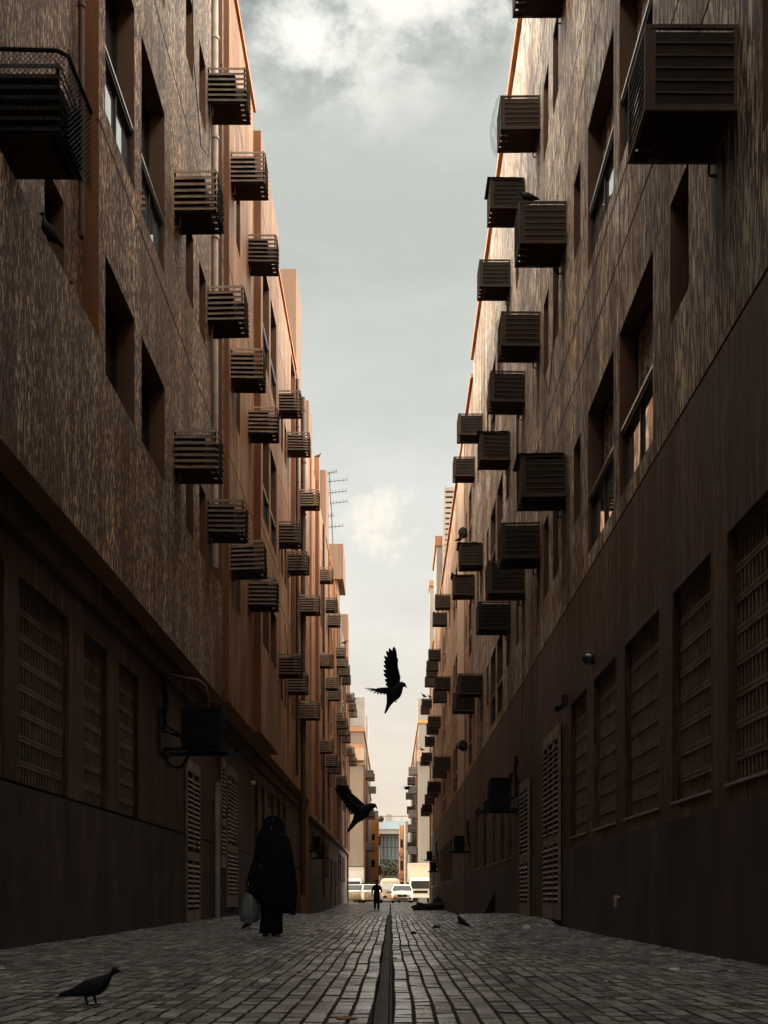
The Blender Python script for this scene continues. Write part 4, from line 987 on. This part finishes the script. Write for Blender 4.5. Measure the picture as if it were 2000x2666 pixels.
for s in (-1, 1):
    el, hn = [((-.15, .03, .64), (-.16, -.04, .52)), ((.16, .02, .65), (.17, -.10, .60))][0 if s < 0 else 1]
    t = MB(); t.tube([(.15 * s, 0, 1.41), tuple(c * H for c in el), tuple(c * H for c in hn)], [.075, .06, .05], 12); child_mesh(t, 'sleeve', M['navy'], mo, True)
    fy = .13 * s * H; t = MB(); t.tube([(.085 * s, 0, .90), (.092 * s, fy * .55 - .02, .50), (.097 * s, fy, .07)], [.115, .09, .07], 12); child_mesh(t, 'trouser_leg', M['navy'], mo, True)
    t = MB(); t.tube([(.097 * s, fy + .05, .05), (.10 * s, fy - .05, .05), (.105 * s, fy - .17, .035)], [.05, .055, .035], 10); child_mesh(t, 'shoe', M['black'], mo, True)
lofted('hair', M['hair'], [(1.60, 0, .035, .085, .08), (1.68, 0, .02, .092, .105), (1.74, 0, .01, .085, .10), (1.785, 0, .01, .04, .05)], mo)

# ------------------------------------------------------------------ vehicles
def wheel(root, x, y, r=0.31, w_=0.2):
    t = MB(); t.disc((x, y, r), (1, 0, 0), r, w_, 24); wl = child_mesh(t, 'wheel', M['tyre'], root, True)
    q = MB(); q.disc((x + (0.02 if x > 0 else -0.02), y, r), (1, 0, 0), r * 0.62, w_ * 0.9, 20); o = child_mesh(q, 'rim', M['rim'], wl)
def sedan(label, loc, rz, paint='paint', W=1.70, Hh=1.48):
    r = thing('parked_car', label, 'car', loc, 'cars parked at the alley end', rz)
    hw = W / 2; mb = MB(); rings = []
    # y, half width, bottom, shoulder height  (front at -y)
    for y, f, zb, zt in ((-2.2, .62, .32, .60), (-2.14, .82, .24, .70), (-1.95, .95, .2, .80), (-1.3, 1.0, .2, .93), (-.6, 1.0, .2, .97), (.6, 1.0, .2, .98), (1.5, 1.0, .22, 1.0), (2.0, .96, .24, .98), (2.17, .86, .28, .90), (2.22, .7, .36, .70)):
        w_ = hw * f; m_ = (zb + zt) / 2
        rings.append([(-w_ * .86, y, zb), (-w_ * .97, y, zb + .08), (-w_, y, m_), (-w_ * .97, y, zt - .06), (-w_ * .86, y, zt), (0, y, zt + .03), (w_ * .86, y, zt), (w_ * .97, y, zt - .06), (w_, y, m_), (w_ * .97, y, zb + .08), (w_ * .86, y, zb), (0, y, zb)])
    mb.loft(rings, 0)
    # cabin: pillars and roof
    cab = [(-1.0, .80, .94, .90), (-.35, .70, 1.38, .74), (.0, .68, Hh - .02, .70), (.5, .68, Hh, .69), (1.0, .69, Hh - .06, .72), (1.62, .80, 1.0, .88)]
    rings = []
    for y, wt, zt, wb in cab:
        rings.append([(-wb, y, .93), (-(wt + .04), y, (zt * .75 + .93 * .25)), (-wt, y, zt - .02), (-wt * .7, y, zt), (wt * .7, y, zt), (wt, y, zt - .02), (wt + .04, y, (zt * .75 + .93 * .25)), (wb, y, .93)])
    mb.loft(rings, 0)
    child_mesh(mb, 'body', M[paint], r, True)
    def pane(nm, a, b_, c, d): q = MB(); q.quad(a, b_, c, d); child_mesh(q, nm, M['carglass'], r)
    pane('windscreen', (-.76, -.985, .975), (.76, -.985, .975), (.63, -.40, 1.37), (-.63, -.40, 1.37))
    pane('rear_window', (-.72, 1.60, 1.06), (.72, 1.60, 1.06), (.60, 1.06, 1.42), (-.60, 1.06, 1.42))
    for s in (-1, 1):
        pane('side_window', (s * .86, -.75, 1.0), (s * .86, 1.3, 1.03), (s * .745, .95, 1.36), (s * .745, -.25, 1.34))
        h = MB(); h.hexa([(s * .40, -2.175, .58), (s * .74, -2.05, .62), (s * .76, -1.98, .78), (s * .42, -2.14, .70), (s * .40, -2.10, .58), (s * .70, -1.95, .62), (s * .72, -1.9, .78), (s * .42, -2.05, .70)]); child_mesh(h, 'headlight', M['lens'], r)
        h = MB(); h.hexa([(s * .48, 2.235, .74), (s * .80, 2.12, .70), (s * .84, 2.0, .90), (s * .52, 2.20, .90), (s * .48, 2.15, .74), (s * .74, 2.05, .70), (s * .78, 1.95, .90), (s * .52, 2.12, .90)]); child_mesh(h, 'tail_light', M['red'], r)
        h = MB(); h.ell([((s * (.90 + dx), -.62, 1.0), q * .6, q) for dx, q in ((-.09, .03), (-.02, .07), (.06, .075), (.11, .03))], 10); child_mesh(h, 'mirror', M[paint], r, True)
        for y in (-1.32, 1.3): wheel(r, s * (hw - .12), y)
        h = MB(); h.box(s * .62 - .12, s * .62 + .12, -2.20, -2.10, .30, .40); child_mesh(h, 'fog_light', M['black'], r)
    g = MB(); g.hexa([(-.30, -2.225, .48), (.30, -2.225, .48), (.40, -2.195, .66), (-.40, -2.195, .66), (-.30, -2.15, .48), (.30, -2.15, .48), (.40, -2.12, .66), (-.40, -2.12, .66)]); g.box(-.42, .42, -2.222, -2.15, .28, .36); child_mesh(g, 'grille', M['black'], r)
    g = MB(); g.disc((0, -2.235, .58), (0, 1, 0), .055, .02, 14); g.box(-.09, .09, -2.248, -2.228, .57, .595); child_mesh(g, 'badge', M['rim'], r)
    g = MB(); g.box(-.25, .25, -2.245, -2.225, .385, .47); g.box(-.25, .25, 2.225, 2.245, .62, .72); child_mesh(g, 'number_plate', M['plate'], r)
    return r
def seat(px, py, Y): p = at(px, py, Y); return (p.x, Y, -0.016 + (0.0 if Y > 96.4 else gz(p.x, Y) + 0.02))
sedan('white saloon car facing the camera at the alley end', seat(1047, 2350, 103.8), 0).scale = (1.1, 1.1, 1.1)
sedan('white saloon car seen from behind, partly hidden by the walking person', seat(964, 2350, 104.2), math.pi + 0.12).scale = (1.1, 1.1, 1.1)
sedan('white hatchback at far left, half hidden behind the left wall', seat(923, 2350, 105), math.pi + 0.05).scale = (1.1, 1.1, 1.1)
# minibus
vn = thing('parked_van', 'cream high-roofed minibus behind the cars at the alley end', 'van', seat(1016, 2340, 111))
mb = MB(); rings = []
for y, w_, zt in ((-2.5, .84, 1.9), (-2.42, .92, 2.1), (-2.2, .95, 2.22), (2.4, .95, 2.24), (2.5, .9, 2.1)):
    rings.append([(-w_ * .95, y, .35), (-w_, y, .5), (-w_, y, 1.1), (-w_ * .9, y, zt - .3), (-w_ * .78, y, zt - .08), (-w_ * .5, y, zt), (w_ * .5, y, zt), (w_ * .78, y, zt - .08), (w_ * .9, y, zt - .3), (w_, y, 1.1), (w_, y, .5), (w_ * .95, y, .35)])
mb.loft(rings, 0); child_mesh(mb, 'body', M['paint_cream'], vn, True)
q = MB(); q.hexa([(-.74, -2.52, 1.2), (.74, -2.52, 1.2), (.68, -2.50, 1.78), (-.68, -2.50, 1.78), (-.74, -2.45, 1.2), (.74, -2.45, 1.2), (.68, -2.42, 1.78), (-.68, -2.42, 1.78)]); child_mesh(q, 'window', M['glass'], vn)
for s in (-1, 1):
    q = MB(); q.box(s * .76 - .09, s * .76 + .09, -2.52, -2.4, .75, .98); child_mesh(q, 'headlight', M['lens'], vn)
    q = MB(); q.box(s * 1.03 - .08, s * 1.03 + .08, -2.2, -2.1, 1.3, 1.6); child_mesh(q, 'mirror', M['black'], vn)
    q = MB(); q.box(s * .955 - .01, s * .955 + .01, -1.9, 2.2, 1.25, 1.85); child_mesh(q, 'side_window', M['carglass'], vn)
    for y in (-1.6, 1.5): wheel(vn, s * .84, y, .34)
q = MB(); q.box(-.85, .85, -2.56, -2.44, .42, .62); child_mesh(q, 'bumper', M['black'], vn)
q = MB(); q.box(-.3, .3, -2.585, -2.565, .44, .58); child_mesh(q, 'number_plate', M['plate_o'], vn)
q = MB(); q.box(-.35, .35, -2.525, -2.48, .92, 1.0); child_mesh(q, 'handle_trim', M['black'], vn)
def truck(label, loc, boxh, paint='paint'):
    r = thing('parked_truck', label, 'truck', loc, 'box trucks at the alley end')
    c = MB(); rings = []
    for y, w_, zt in ((-2.6, .96, 1.9), (-2.52, 1.0, 2.05), (-2.2, 1.0, 2.25), (-1.2, 1.0, 2.3)):
        rings.append([(-w_, y, .5), (-w_, y, 1.2), (-w_ * .94, y, zt - .08), (-w_ * .86, y, zt), (w_ * .86, y, zt), (w_ * .94, y, zt - .08), (w_, y, 1.2), (w_, y, .5)])
    c.loft(rings, 0); child_mesh(c, 'cab', M[paint], r, True)
    q = MB(); q.hexa([(-.85, -2.635, 1.28), (.85, -2.635, 1.28), (.82, -2.60, 1.98), (-.82, -2.60, 1.98), (-.85, -2.55, 1.28), (.85, -2.55, 1.28), (.82, -2.5, 1.98), (-.82, -2.5, 1.98)]); child_mesh(q, 'windscreen', M['carglass'], r)
    q = MB(); q.box(-.95, .95, -2.64, -2.5, .88, 1.1); child_mesh(q, 'grille', M['black'], r)
    q = MB(); q.box(-1.0, 1.0, -2.72, -2.5, .45, .72); child_mesh(q, 'bumper', M['plate'], r)
    q = MB(); q.box(-.25, .25, -2.74, -2.72, .5, .62); child_mesh(q, 'number_plate', M['plate'], r)
    for s in (-1, 1):
        q = MB(); q.box(s * .78 - .13, s * .78 + .13, -2.66, -2.55, .90, 1.08); child_mesh(q, 'headlight', M['lens'], r)
        q = MB(); q.box(s * 1.12 - .1, s * 1.12 + .1, -2.55, -2.45, 1.35, 1.8); child_mesh(q, 'mirror', M['black'], r)
        for y in (-1.8, 1.9): wheel(r, s * .85, y, .4, .25)
    q = MB(); q.box(-1.1, 1.1, -1.1, 3.2, .85, boxh); q.box(-1.13, 1.13, -1.13, -1.08, boxh - .12, boxh + .03); child_mesh(q, 'cargo_box', M[paint], r)
    q = MB(); q.box(-.9, .9, -1.1, 3.0, .5, .84); child_mesh(q, 'chassis', M['black'], r)
    return r
truck('white box truck facing the camera beside the right wall', seat(1093, 2341, 110), 3.6)
truck('white box truck at far left, mostly hidden by the left wall', seat(917, 2342, 114), 3.3, 'paint_grey')

# ------------------------------------------------------------------ buildings across the street and beyond
def simple_block(name, label, cat, x0, x1, y0, y1, z1, mat, z0=-0.1):
    r = thing(name, label, cat, ((x0 + x1) / 2, y0, 0)); mb = MB(); mb.box(x0, x1, y0, y1, z0, z1); mb.build('wall', M[mat], r); return r
def part(r, name, mat, *boxes):
    for b_ in boxes:
        mb = MB(); mb.box(*b_); mb.build(name, M[mat], r)
def whole(r, name, mat, *boxes):
    mb = MB()
    for b_ in boxes: mb.box(*b_)
    mb.build(name, M[mat], r)
bE = simple_block('apartment_building', 'cream apartment block across the street on the left with stacked cages', 'building', -14, -2.74, 118, 163, 17.5, 'cream')
part(bE, 'roof_tower', 'grey', (-7, -2.66, 121, 126, 17.51, 20.8), (-7, -2.72, 139, 146, 17.51, 21.6))
part(bE, 'cornice', 'tan', (-14, -2.6, 117.85, 163, 16.9, 17.3), (-14, -2.62, 117.9, 163, 13.6, 13.8), (-14, -2.6, 117.8, 119.4, 4.6, 4.8), (-3.9, -2.62, 117.7, 118, 15.3, 15.6))
part(bE, 'balcony', 'beige', (-3.8, -2.68, 117.4, 119, 14.0, 15.25))
part(bE, 'pilaster', 'brown', (-3.5, -2.60, 119.5, 123, 2.0, 13.5), (-3.4, -2.64, 133, 136, 0, 16.8))
for k in range(4): part(bE, 'window', 'void', (-2.76, -2.725, 127 + 4.2 * k, 128.6 + 4.2 * k, 6, 7.6), (-2.76, -2.725, 127 + 4.2 * k, 128.6 + 4.2 * k, 10, 11.6))
part(bE, 'shop_door', 'void', (-3.7, -2.9, 117.96, 118.1, 0, 2.6)); part(bE, 'awning', 'cream', (-4.4, -2.7, 116.9, 117.95, 3.5, 5.6))
bF = simple_block('shop_building', 'bright orange building beyond the cream block on the left', 'building', -10, -1.72, 152 + 12, 178, 11.6, 'orange')
part(bF, 'roof_tank', 'grey', (-2.3, -1.75, 164.3, 166, 11.61, 12.4)); part(bF, 'balcony', 'brown', (-1.72, -1.35, 165, 170, 3.6, 4.8), (-1.72, -1.42, 165, 170, 7.8, 8.9)); part(bF, 'window', 'void', (-2.6, -2.2, 163.97, 164.1, 8.3, 9.2), (-2.7, -2.2, 163.97, 164.1, 4.6, 5.6))
bH = simple_block('apartment_building', 'white apartment block across the street on the right with grey cages', 'building', 2.7, 14, 115, 182, 17.6, 'white')
part(bH, 'roof_tower', 'grey', (2.68, 7, 118, 124, 17.61, 20.2)); part(bH, 'cornice', 'orange', (2.58, 14, 114.9, 182, 17.3, 17.55)); part(bH, 'pilaster', 'brown', (2.63, 3.2, 121, 126, 1.5, 17), (2.63, 3.2, 140, 146, 1.5, 17))
part(bH, 'balcony', 'beige', (2.5, 3.5, 114.3, 115, 13.5, 14.6))
for k in range(5): part(bH, 'window', 'void', (2.69, 2.72, 128 + 5 * k, 130 + 5 * k, 5, 7), (2.69, 2.72, 128 + 5 * k, 130 + 5 * k, 10, 12))
bI = simple_block('house', 'narrow white building past the white block on the right', 'building', 2.25, 6, 186, 200, 12.3, 'white')
bJ = simple_block('house', 'narrow brown building with shutters at the far right', 'building', 1.45, 3.2, 201, 214, 12.6, 'tan')
part(bJ, 'shutter', 'void', (1.6, 2.0, 200.95, 201.1, 8.8, 10.2), (1.6, 2.0, 200.95, 201.1, 5, 6.6), (1.65, 2.05, 200.95, 201.1, 1.5, 3)); part(bJ, 'balcony', 'brown', (1.3, 2.3, 200.2, 201, 3.6, 4.4), (1.3, 2.2, 200.3, 201, 7.3, 8))
bG = thing('glass_building', 'glass fronted building closing the far end of the view under a blue roof slab', 'building', (0, 222, 0))
part(bG, 'roof_slab', 'blue', (-22, 22, 219, 245, 12.9, 14.4)); part(bG, 'fascia', 'white', (-22, 22, 219.2, 221.8, 12.1, 12.85))
part(bG, 'curtain_wall', 'cglass', (-14, 14, 222, 244, 7.2, 12.08))
whole(bG, 'mullion', 'frame', *[(-5 + 0.72 * k, -4.92 + 0.72 * k, 221.9, 221.99, 7.2, 12.08) for k in range(14)]); part(bG, 'transom', 'frame', (-14, 14, 221.88, 221.985, 9.6, 9.72), (-14, 14, 221.88, 221.985, 7.2, 7.4))
part(bG, 'column', 'blue', (-2.9, -2.1, 220, 221.2, -0.1, 12.1), (3.6, 4.4, 220, 221.2, -0.1, 12.1), (-9, -8, 220, 221.2, -0.1, 12.1))
part(bG, 'back_wall', 'grey', (-20, 20, 240, 241, 0, 7.2)); whole(bG, 'railing', 'steel', (-22, 22, 219.5, 219.56, 15.3, 15.4), *[(-10 + 1.5 * k, -9.95 + 1.5 * k, 219.5, 219.55, 14.4, 15.3) for k in range(14)])
part(bG, 'roof_unit', 'white', (-0.9, 0.2, 222, 223, 14.4, 15.9))
dish((-1.72 + 0.35, 163.2, 11.2), 'pale satellite dish on the corner of the orange building', R(-90), 0.42, 'grey')
# cages on the far blocks
def far_cage(x, y, z, side, label):
    r = thing('air_conditioner_cage', label, 'air conditioner cage', (x, y, z), 'grey cages on the far blocks')
    mb = MB(); w_ = 0.85 * side
    xa, xb = min(0, w_), max(0, w_)
    for k in range(6): mb.box(xa, xb, -0.03, 0.9, 0.05 + 0.13 * k, 0.13 + 0.13 * k, 0)
    mb.box(xa + .04, xb - .04, 0.02, 0.85, 0.02, 0.8, 1); child_mesh(mb, 'cage', [M['grey'], M['body']], r)
    t = MB(); t.box(xa, xb, -0.03, 0.9, 0, 0.04); child_mesh(t, 'tray', M['tray'], r)
for k, (y, z) in enumerate([(121, 12.6), (124, 8.9), (122, 5.3), (130, 13.2), (133, 9.2), (129, 5.4), (141, 12.8)]):
    far_cage(-2.62, y, z, 1, f'grey cage on the cream block, {ORD[k]} of those along its alley side')
for k, (y, z) in enumerate([(118, 12.6), (121, 11.0), (119, 8.4), (123, 7.2), (126, 12.4), (130, 9.6), (120, 4.8), (128, 5.6), (140, 12.0)]):
    far_cage(2.6, y, z, -1, f'grey cage on the white block, {ORD[k]} of those along its alley side')
# trees under the slab
def tree(x, y, h, label):
    r = thing('tree', label, 'tree', (x, y, -0.02), 'trees before the glass building')
    t = MB(); rr = random.Random(int(x * 10))
    t.tube([(0, 0, 0), (0.1, 0, h * .4), (0, .1, h * .6)], [.22, .16, .1], 8)
    lm = []
    for k in range(6):
        a = k * 1.05; e = (1.2 * math.cos(a), 1.2 * math.sin(a), h * (.75 + .2 * rr.random())); lm.append(e); t.tube([(0.05, 0, h * .45), (e[0] * .5, e[1] * .5, h * .62), e], [.1, .07, .03], 6)
    child_mesh(t, 'trunk', M['bark_wood'], r, True)
    c = MB()
    for k in range(900):
        e = lm[k % 6]; p = Vector(e) + Vector((rr.gauss(0, .55), rr.gauss(0, .55), rr.gauss(0, .4))); d = Vector((rr.uniform(-1, 1), rr.uniform(-1, 1), rr.uniform(-1, 1))).normalized(); n = d.orthogonal().normalized()
        s = rr.uniform(.08, .16); c.quad(p + d * s * 1.6, p + n * s, p - d * s * 1.6, p - n * s)
    child_mesh(c, 'crown', M['leaf'], r)
tree(-0.8, 210, 6.4, 'small tree left of centre under the far glass building'); tree(1.4, 216, 6.6, 'small tree right of centre under the far glass building')
# ------------------------------------------------------------------ small things on the ground and walls
def lump(name, label, cat, loc, sx, sy, sz, mat, sd):
    rr = random.Random(sd); bm = bmesh.new(); bmesh.ops.create_icosphere(bm, subdivisions=3, radius=1)
    ph = [rr.uniform(0, 6) for _ in range(6)]
    for v in bm.verts:
        c = v.co.copy(); k = 1 + .16 * math.sin(c.x * 5 + ph[0]) * math.sin(c.y * 4 + ph[1]) + .12 * math.sin(c.z * 7 + c.x * 6 + ph[2]) + .06 * math.sin(c.y * 13 + ph[3])
        v.co = Vector((c.x * sx * k, c.y * sy * k, max(-.15, c.z) * sz * k + .15 * sz))
    me = bpy.data.meshes.new(name); bm.to_mesh(me); bm.free(); me.materials.append(M[mat]); me.polygons.foreach_set('use_smooth', [True] * len(me.polygons))
    o = bpy.data.objects.new(name, me); C.objects.link(o); o.location = loc; return tag(o, label, cat)
def gl(x, y): return (x, y, gz(x, y))
lump('tarpaulin_heap', 'long black tarpaulin heap on the pavers near the right alley end', 'heap', gl(2.05, 68), .95, .6, .36, 'rag', 1)
lump('rubbish_sack', 'black rubbish sack against the right wall behind the tarpaulin heap', 'sack', gl(2.75, 70), .36, .36, .6, 'rag', 2)
lump('litter', 'dark crumpled litter near the right drain edge, middle distance', 'litter', gl(.33, 17.3), .05, .045, .03, 'rag', 3)
lump('litter', 'dark crumpled litter between drain and right wall, farther away', 'litter', gl(.75, 19.8), .065, .05, .035, 'rag', 4)
lump('litter', 'dark litter lump in front of the leaning board', 'litter', gl(1.25, 21.5), .06, .05, .04, 'rag', 5)
lump('dead_leaf', 'brown dead leaf on the pavers left of the drain, close up', 'leaf', gl(-.20, 5.35), .045, .03, .012, 'cardboard', 6)
def scrap(label, x, y, s, rz, mat='litter', fold=.3):
    mb = MB(); mb.add([(-s, -s * .7, 0.004), (s * .2, -s * .8, .006), (s, -s * .2, .004 + s * fold), (s * .7, s * .6, .004), (-s * .3, s * .8, s * fold), (-s * .9, s * .3, .008), (0, 0, s * fold * 1.5)], [(0, 1, 6), (1, 2, 6), (2, 3, 6), (3, 4, 6), (4, 5, 6), (5, 0, 6)])
    o = mb.build('paper_scrap', M[mat]); o.location = gl(x, y); o.rotation_euler = (0, 0, rz); o.modifiers.new('t', 'SOLIDIFY').thickness = .0015; tag(o, label, 'paper')
scrap('white crumpled paper by the right wall below the louvred door', 2.12, 18.6, .07, .4, fold=.7)
scrap('pale curved scrap on the dark pavers at lower right', 2.02, 8.5, .055, 1.0, fold=.25)
scrap('tiny white scrap on the pavers at the far lower right', 1.92, 7.3, .014, 0, fold=.3)
scrap('small beige scrap near the right wall foot', 2.35, 8.2, .03, 2, fold=.3)
scrap('small grey scrap among the right side pavers', 1.35, 7.5, .022, 1.4, fold=.3)
scrap('pale flat scrap near the left wall foot', -2.25, 7.3, .03, .5, fold=.2)
scrap('pale curled scrap beside the left wall corner', -2.75, 8.4, .035, 1.5, fold=.25)
st_ = MB(); st_.tube([(0, 0, .012), (.05, .01, .02), (.11, -.01, .012)], .007, 6); o = st_.build('stick', M['door'], None, True); o.location = (-.06, 10.4, gz(-.04, 10.4) - .002); tag(o, 'short pale stick lying across the drain channel', 'stick')
bd = MB(); bd.hexa([(0, 0, 0), (0.34, 0, 0), (.34, .03, 0), (0, .03, 0), (.30, 0.0, .62), (.33, 0, .62), (.33, .03, .62), (.30, .03, .62)]); o = bd.build('leaning_board', M['rag']); o.location = (2.58, 33, gz(2.7, 33)); tag(o, 'dark triangular offcut board leaning on the right wall', 'board')
bx = MB(); bx.box(-.02, .07, -.07, .07, 0, .2); bx.box(.07, .08, -.06, .06, .01, .19); o = bx.build('wall_box', M['litter']); o.location = (LX(31.2) - .34, 31.2, .44); tag(o, 'small pale box fixed low on the left wall behind the plastic bag', 'box')
sp_ = MB(); sp_.tube([(0.02, 0, .42), (-.03, 0, .42), (-.05, 0, .40), (-.05, 0, .30)], .018, 8); sp_.box(-.07, -.03, -.03, .03, .39, .45); o = sp_.build('wall_tap', M['pipe_grey'], None, True); o.location = (RX(14.6), 14.6, .12); tag(o, 'small pale tap low on the right wall below the grilles', 'tap')
hb = MB(); hb.tube([(0, 0, 0.9), (0, 0, 0)], .02, 6); o = hb.build('rag', M['rag']);
bpy.data.objects.remove(o)

# ------------------------------------------------------------------ light, sky, camera
SUN_EL, SUN_AZ = R(24), R(-98)             # azimuth from +y towards +x: the sun stands to the left
sd = Vector((math.sin(SUN_AZ) * math.cos(SUN_EL), math.cos(SUN_AZ) * math.cos(SUN_EL), math.sin(SUN_EL)))
L = bpy.data.lights.new('sun', 'SUN'); L.energy = 2.5; L.angle = R(5); L.color = (1.0, 0.64, 0.36)
lo = bpy.data.objects.new('sun', L); C.objects.link(lo); lo.rotation_euler = (-sd).to_track_quat('-Z', 'Y').to_euler(); lo.location = (-40, 60, 60)
W = bpy.data.worlds.new('World'); S.world = W; W.use_nodes = True
nt = W.node_tree; bgn = nt.nodes['Background']; bgn.inputs['Strength'].default_value = 0.1
sky = N(nt, 'ShaderNodeTexSky', sky_type='NISHITA'); sky.sun_disc = False; sky.sun_elevation = SUN_EL; sky.sun_rotation = SUN_AZ
tc = N(nt, 'ShaderNodeTexCoord'); sx = N(nt, 'ShaderNodeSeparateXYZ'); nt.links.new(tc.outputs['Generated'], sx.inputs[0])
def wn(scale, detail, rough, dist, vs=(1, 1, 1), off=(0, 0, 0)):
    mp_ = N(nt, 'ShaderNodeMapping'); mp_.inputs['Scale'].default_value = vs; mp_.inputs['Location'].default_value = off
    nt.links.new(tc.outputs['Generated'], mp_.inputs['Vector']); return noise(nt, mp_.outputs['Vector'], scale, detail, rough, dist)
def math_(op, a, b_=None):
    n = N(nt, 'ShaderNodeMath', operation=op)
    for i, v in enumerate((a, b_)):
        if v is None: continue
        if isinstance(v, (int, float)): n.inputs[i].default_value = v
        else: nt.links.new(v, n.inputs[i])
    return n.outputs[0]
zc = sx.outputs['Z']
warp = math_('ADD', zc, math_('MULTIPLY', math_('SUBTRACT', wn(7, 5, 0.6, 0.4), 0.5), 0.10))
K = 10.0
basec = ramp(nt, zc, [(0.0, (.80, .67, .53)), (.10, (.80, .70, .58)), (.20, (.77, .735, .66)), (.33, (.665, .68, .63)), (.47, (.535, .56, .52)), (.62, (.60, .62, .57)), (.75, (1.0, .98, .92)), (1.0, (1.15, 1.12, 1.05))])
cl = wn(12.0, 11, 0.60, 0.15, (1, 1, 1.25), (1.71, 0.42, 0.9))
cloudc = ramp(nt, cl, [(.40, (.30, .33, .31)), (.465, (.47, .50, .47)), (.52, (.74, .74, .68)), (.58, (.96, .93, .85))])
mask = ramp(nt, warp, [(.540, 0.0), (.590, 1.0), (.72, 1.0), (.86, 0.25)])
c1 = mix(nt, basec, cloudc, mask)
# one soft cloud low over the alley
dv = N(nt, 'ShaderNodeVectorMath', operation='DISTANCE'); nt.links.new(tc.outputs['Generated'], dv.inputs[0]); dv.inputs[1].default_value = Vector((-0.01, 0.952, 0.302)).normalized()
near = math_('ADD', dv.outputs['Value'], math_('MULTIPLY', math_('SUBTRACT', wn(42, 8, 0.62, 0.2), 0.5), 0.085))
m2 = ramp(nt, near, [(.006, 0.85), (.028, 0.0)])
c2 = mix(nt, c1, (.92, .85, .73), m2)
streak = ramp(nt, wn(5, 6, 0.6, 0.2, (1, 1, 3.0)), [(.40, .93), (.65, 1.05)])
c3 = mix(nt, c2, streak, 1.0, 'MULTIPLY')
# brightness added to the unseen side and overhead sky to light the walls
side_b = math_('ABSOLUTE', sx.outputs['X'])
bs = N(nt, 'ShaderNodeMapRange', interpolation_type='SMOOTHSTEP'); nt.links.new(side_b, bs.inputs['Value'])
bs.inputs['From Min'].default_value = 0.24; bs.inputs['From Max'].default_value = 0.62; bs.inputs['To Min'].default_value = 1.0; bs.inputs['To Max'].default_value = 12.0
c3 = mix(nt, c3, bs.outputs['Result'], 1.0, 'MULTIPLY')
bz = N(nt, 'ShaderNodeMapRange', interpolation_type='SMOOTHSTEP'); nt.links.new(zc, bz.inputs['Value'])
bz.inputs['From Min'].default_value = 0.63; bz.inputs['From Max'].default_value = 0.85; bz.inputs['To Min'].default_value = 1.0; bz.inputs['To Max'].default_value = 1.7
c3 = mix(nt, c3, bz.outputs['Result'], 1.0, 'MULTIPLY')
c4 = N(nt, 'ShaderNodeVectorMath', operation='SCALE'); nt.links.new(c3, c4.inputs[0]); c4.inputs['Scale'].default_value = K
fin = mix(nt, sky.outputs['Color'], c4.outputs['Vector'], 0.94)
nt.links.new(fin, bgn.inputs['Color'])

cam = bpy.data.cameras.new('camera'); co = bpy.data.objects.new('camera', cam); C.objects.link(co); S.camera = co
co.location = (0, 0, CAMH); co.rotation_euler = (R(90), 0, 0)
cam.sensor_width = 36; cam.sensor_fit = 'AUTO'; cam.lens = FPX / 2666 * 36
cam.shift_x = -(CX - 1000) / 2666; cam.shift_y = (CY - 1333) / 2666
cam.clip_start = 0.05; cam.clip_end = 3000
S.view_settings.view_transform = 'Standard'; S.view_settings.look = 'None'; S.view_settings.gamma = 1.0; S.view_settings.exposure = 0.22
S.cycles.use_denoising = True
S.cycles.max_bounces = 8; S.cycles.diffuse_bounces = 5; S.cycles.glossy_bounces = 4; S.cycles.transparent_max_bounces = 8
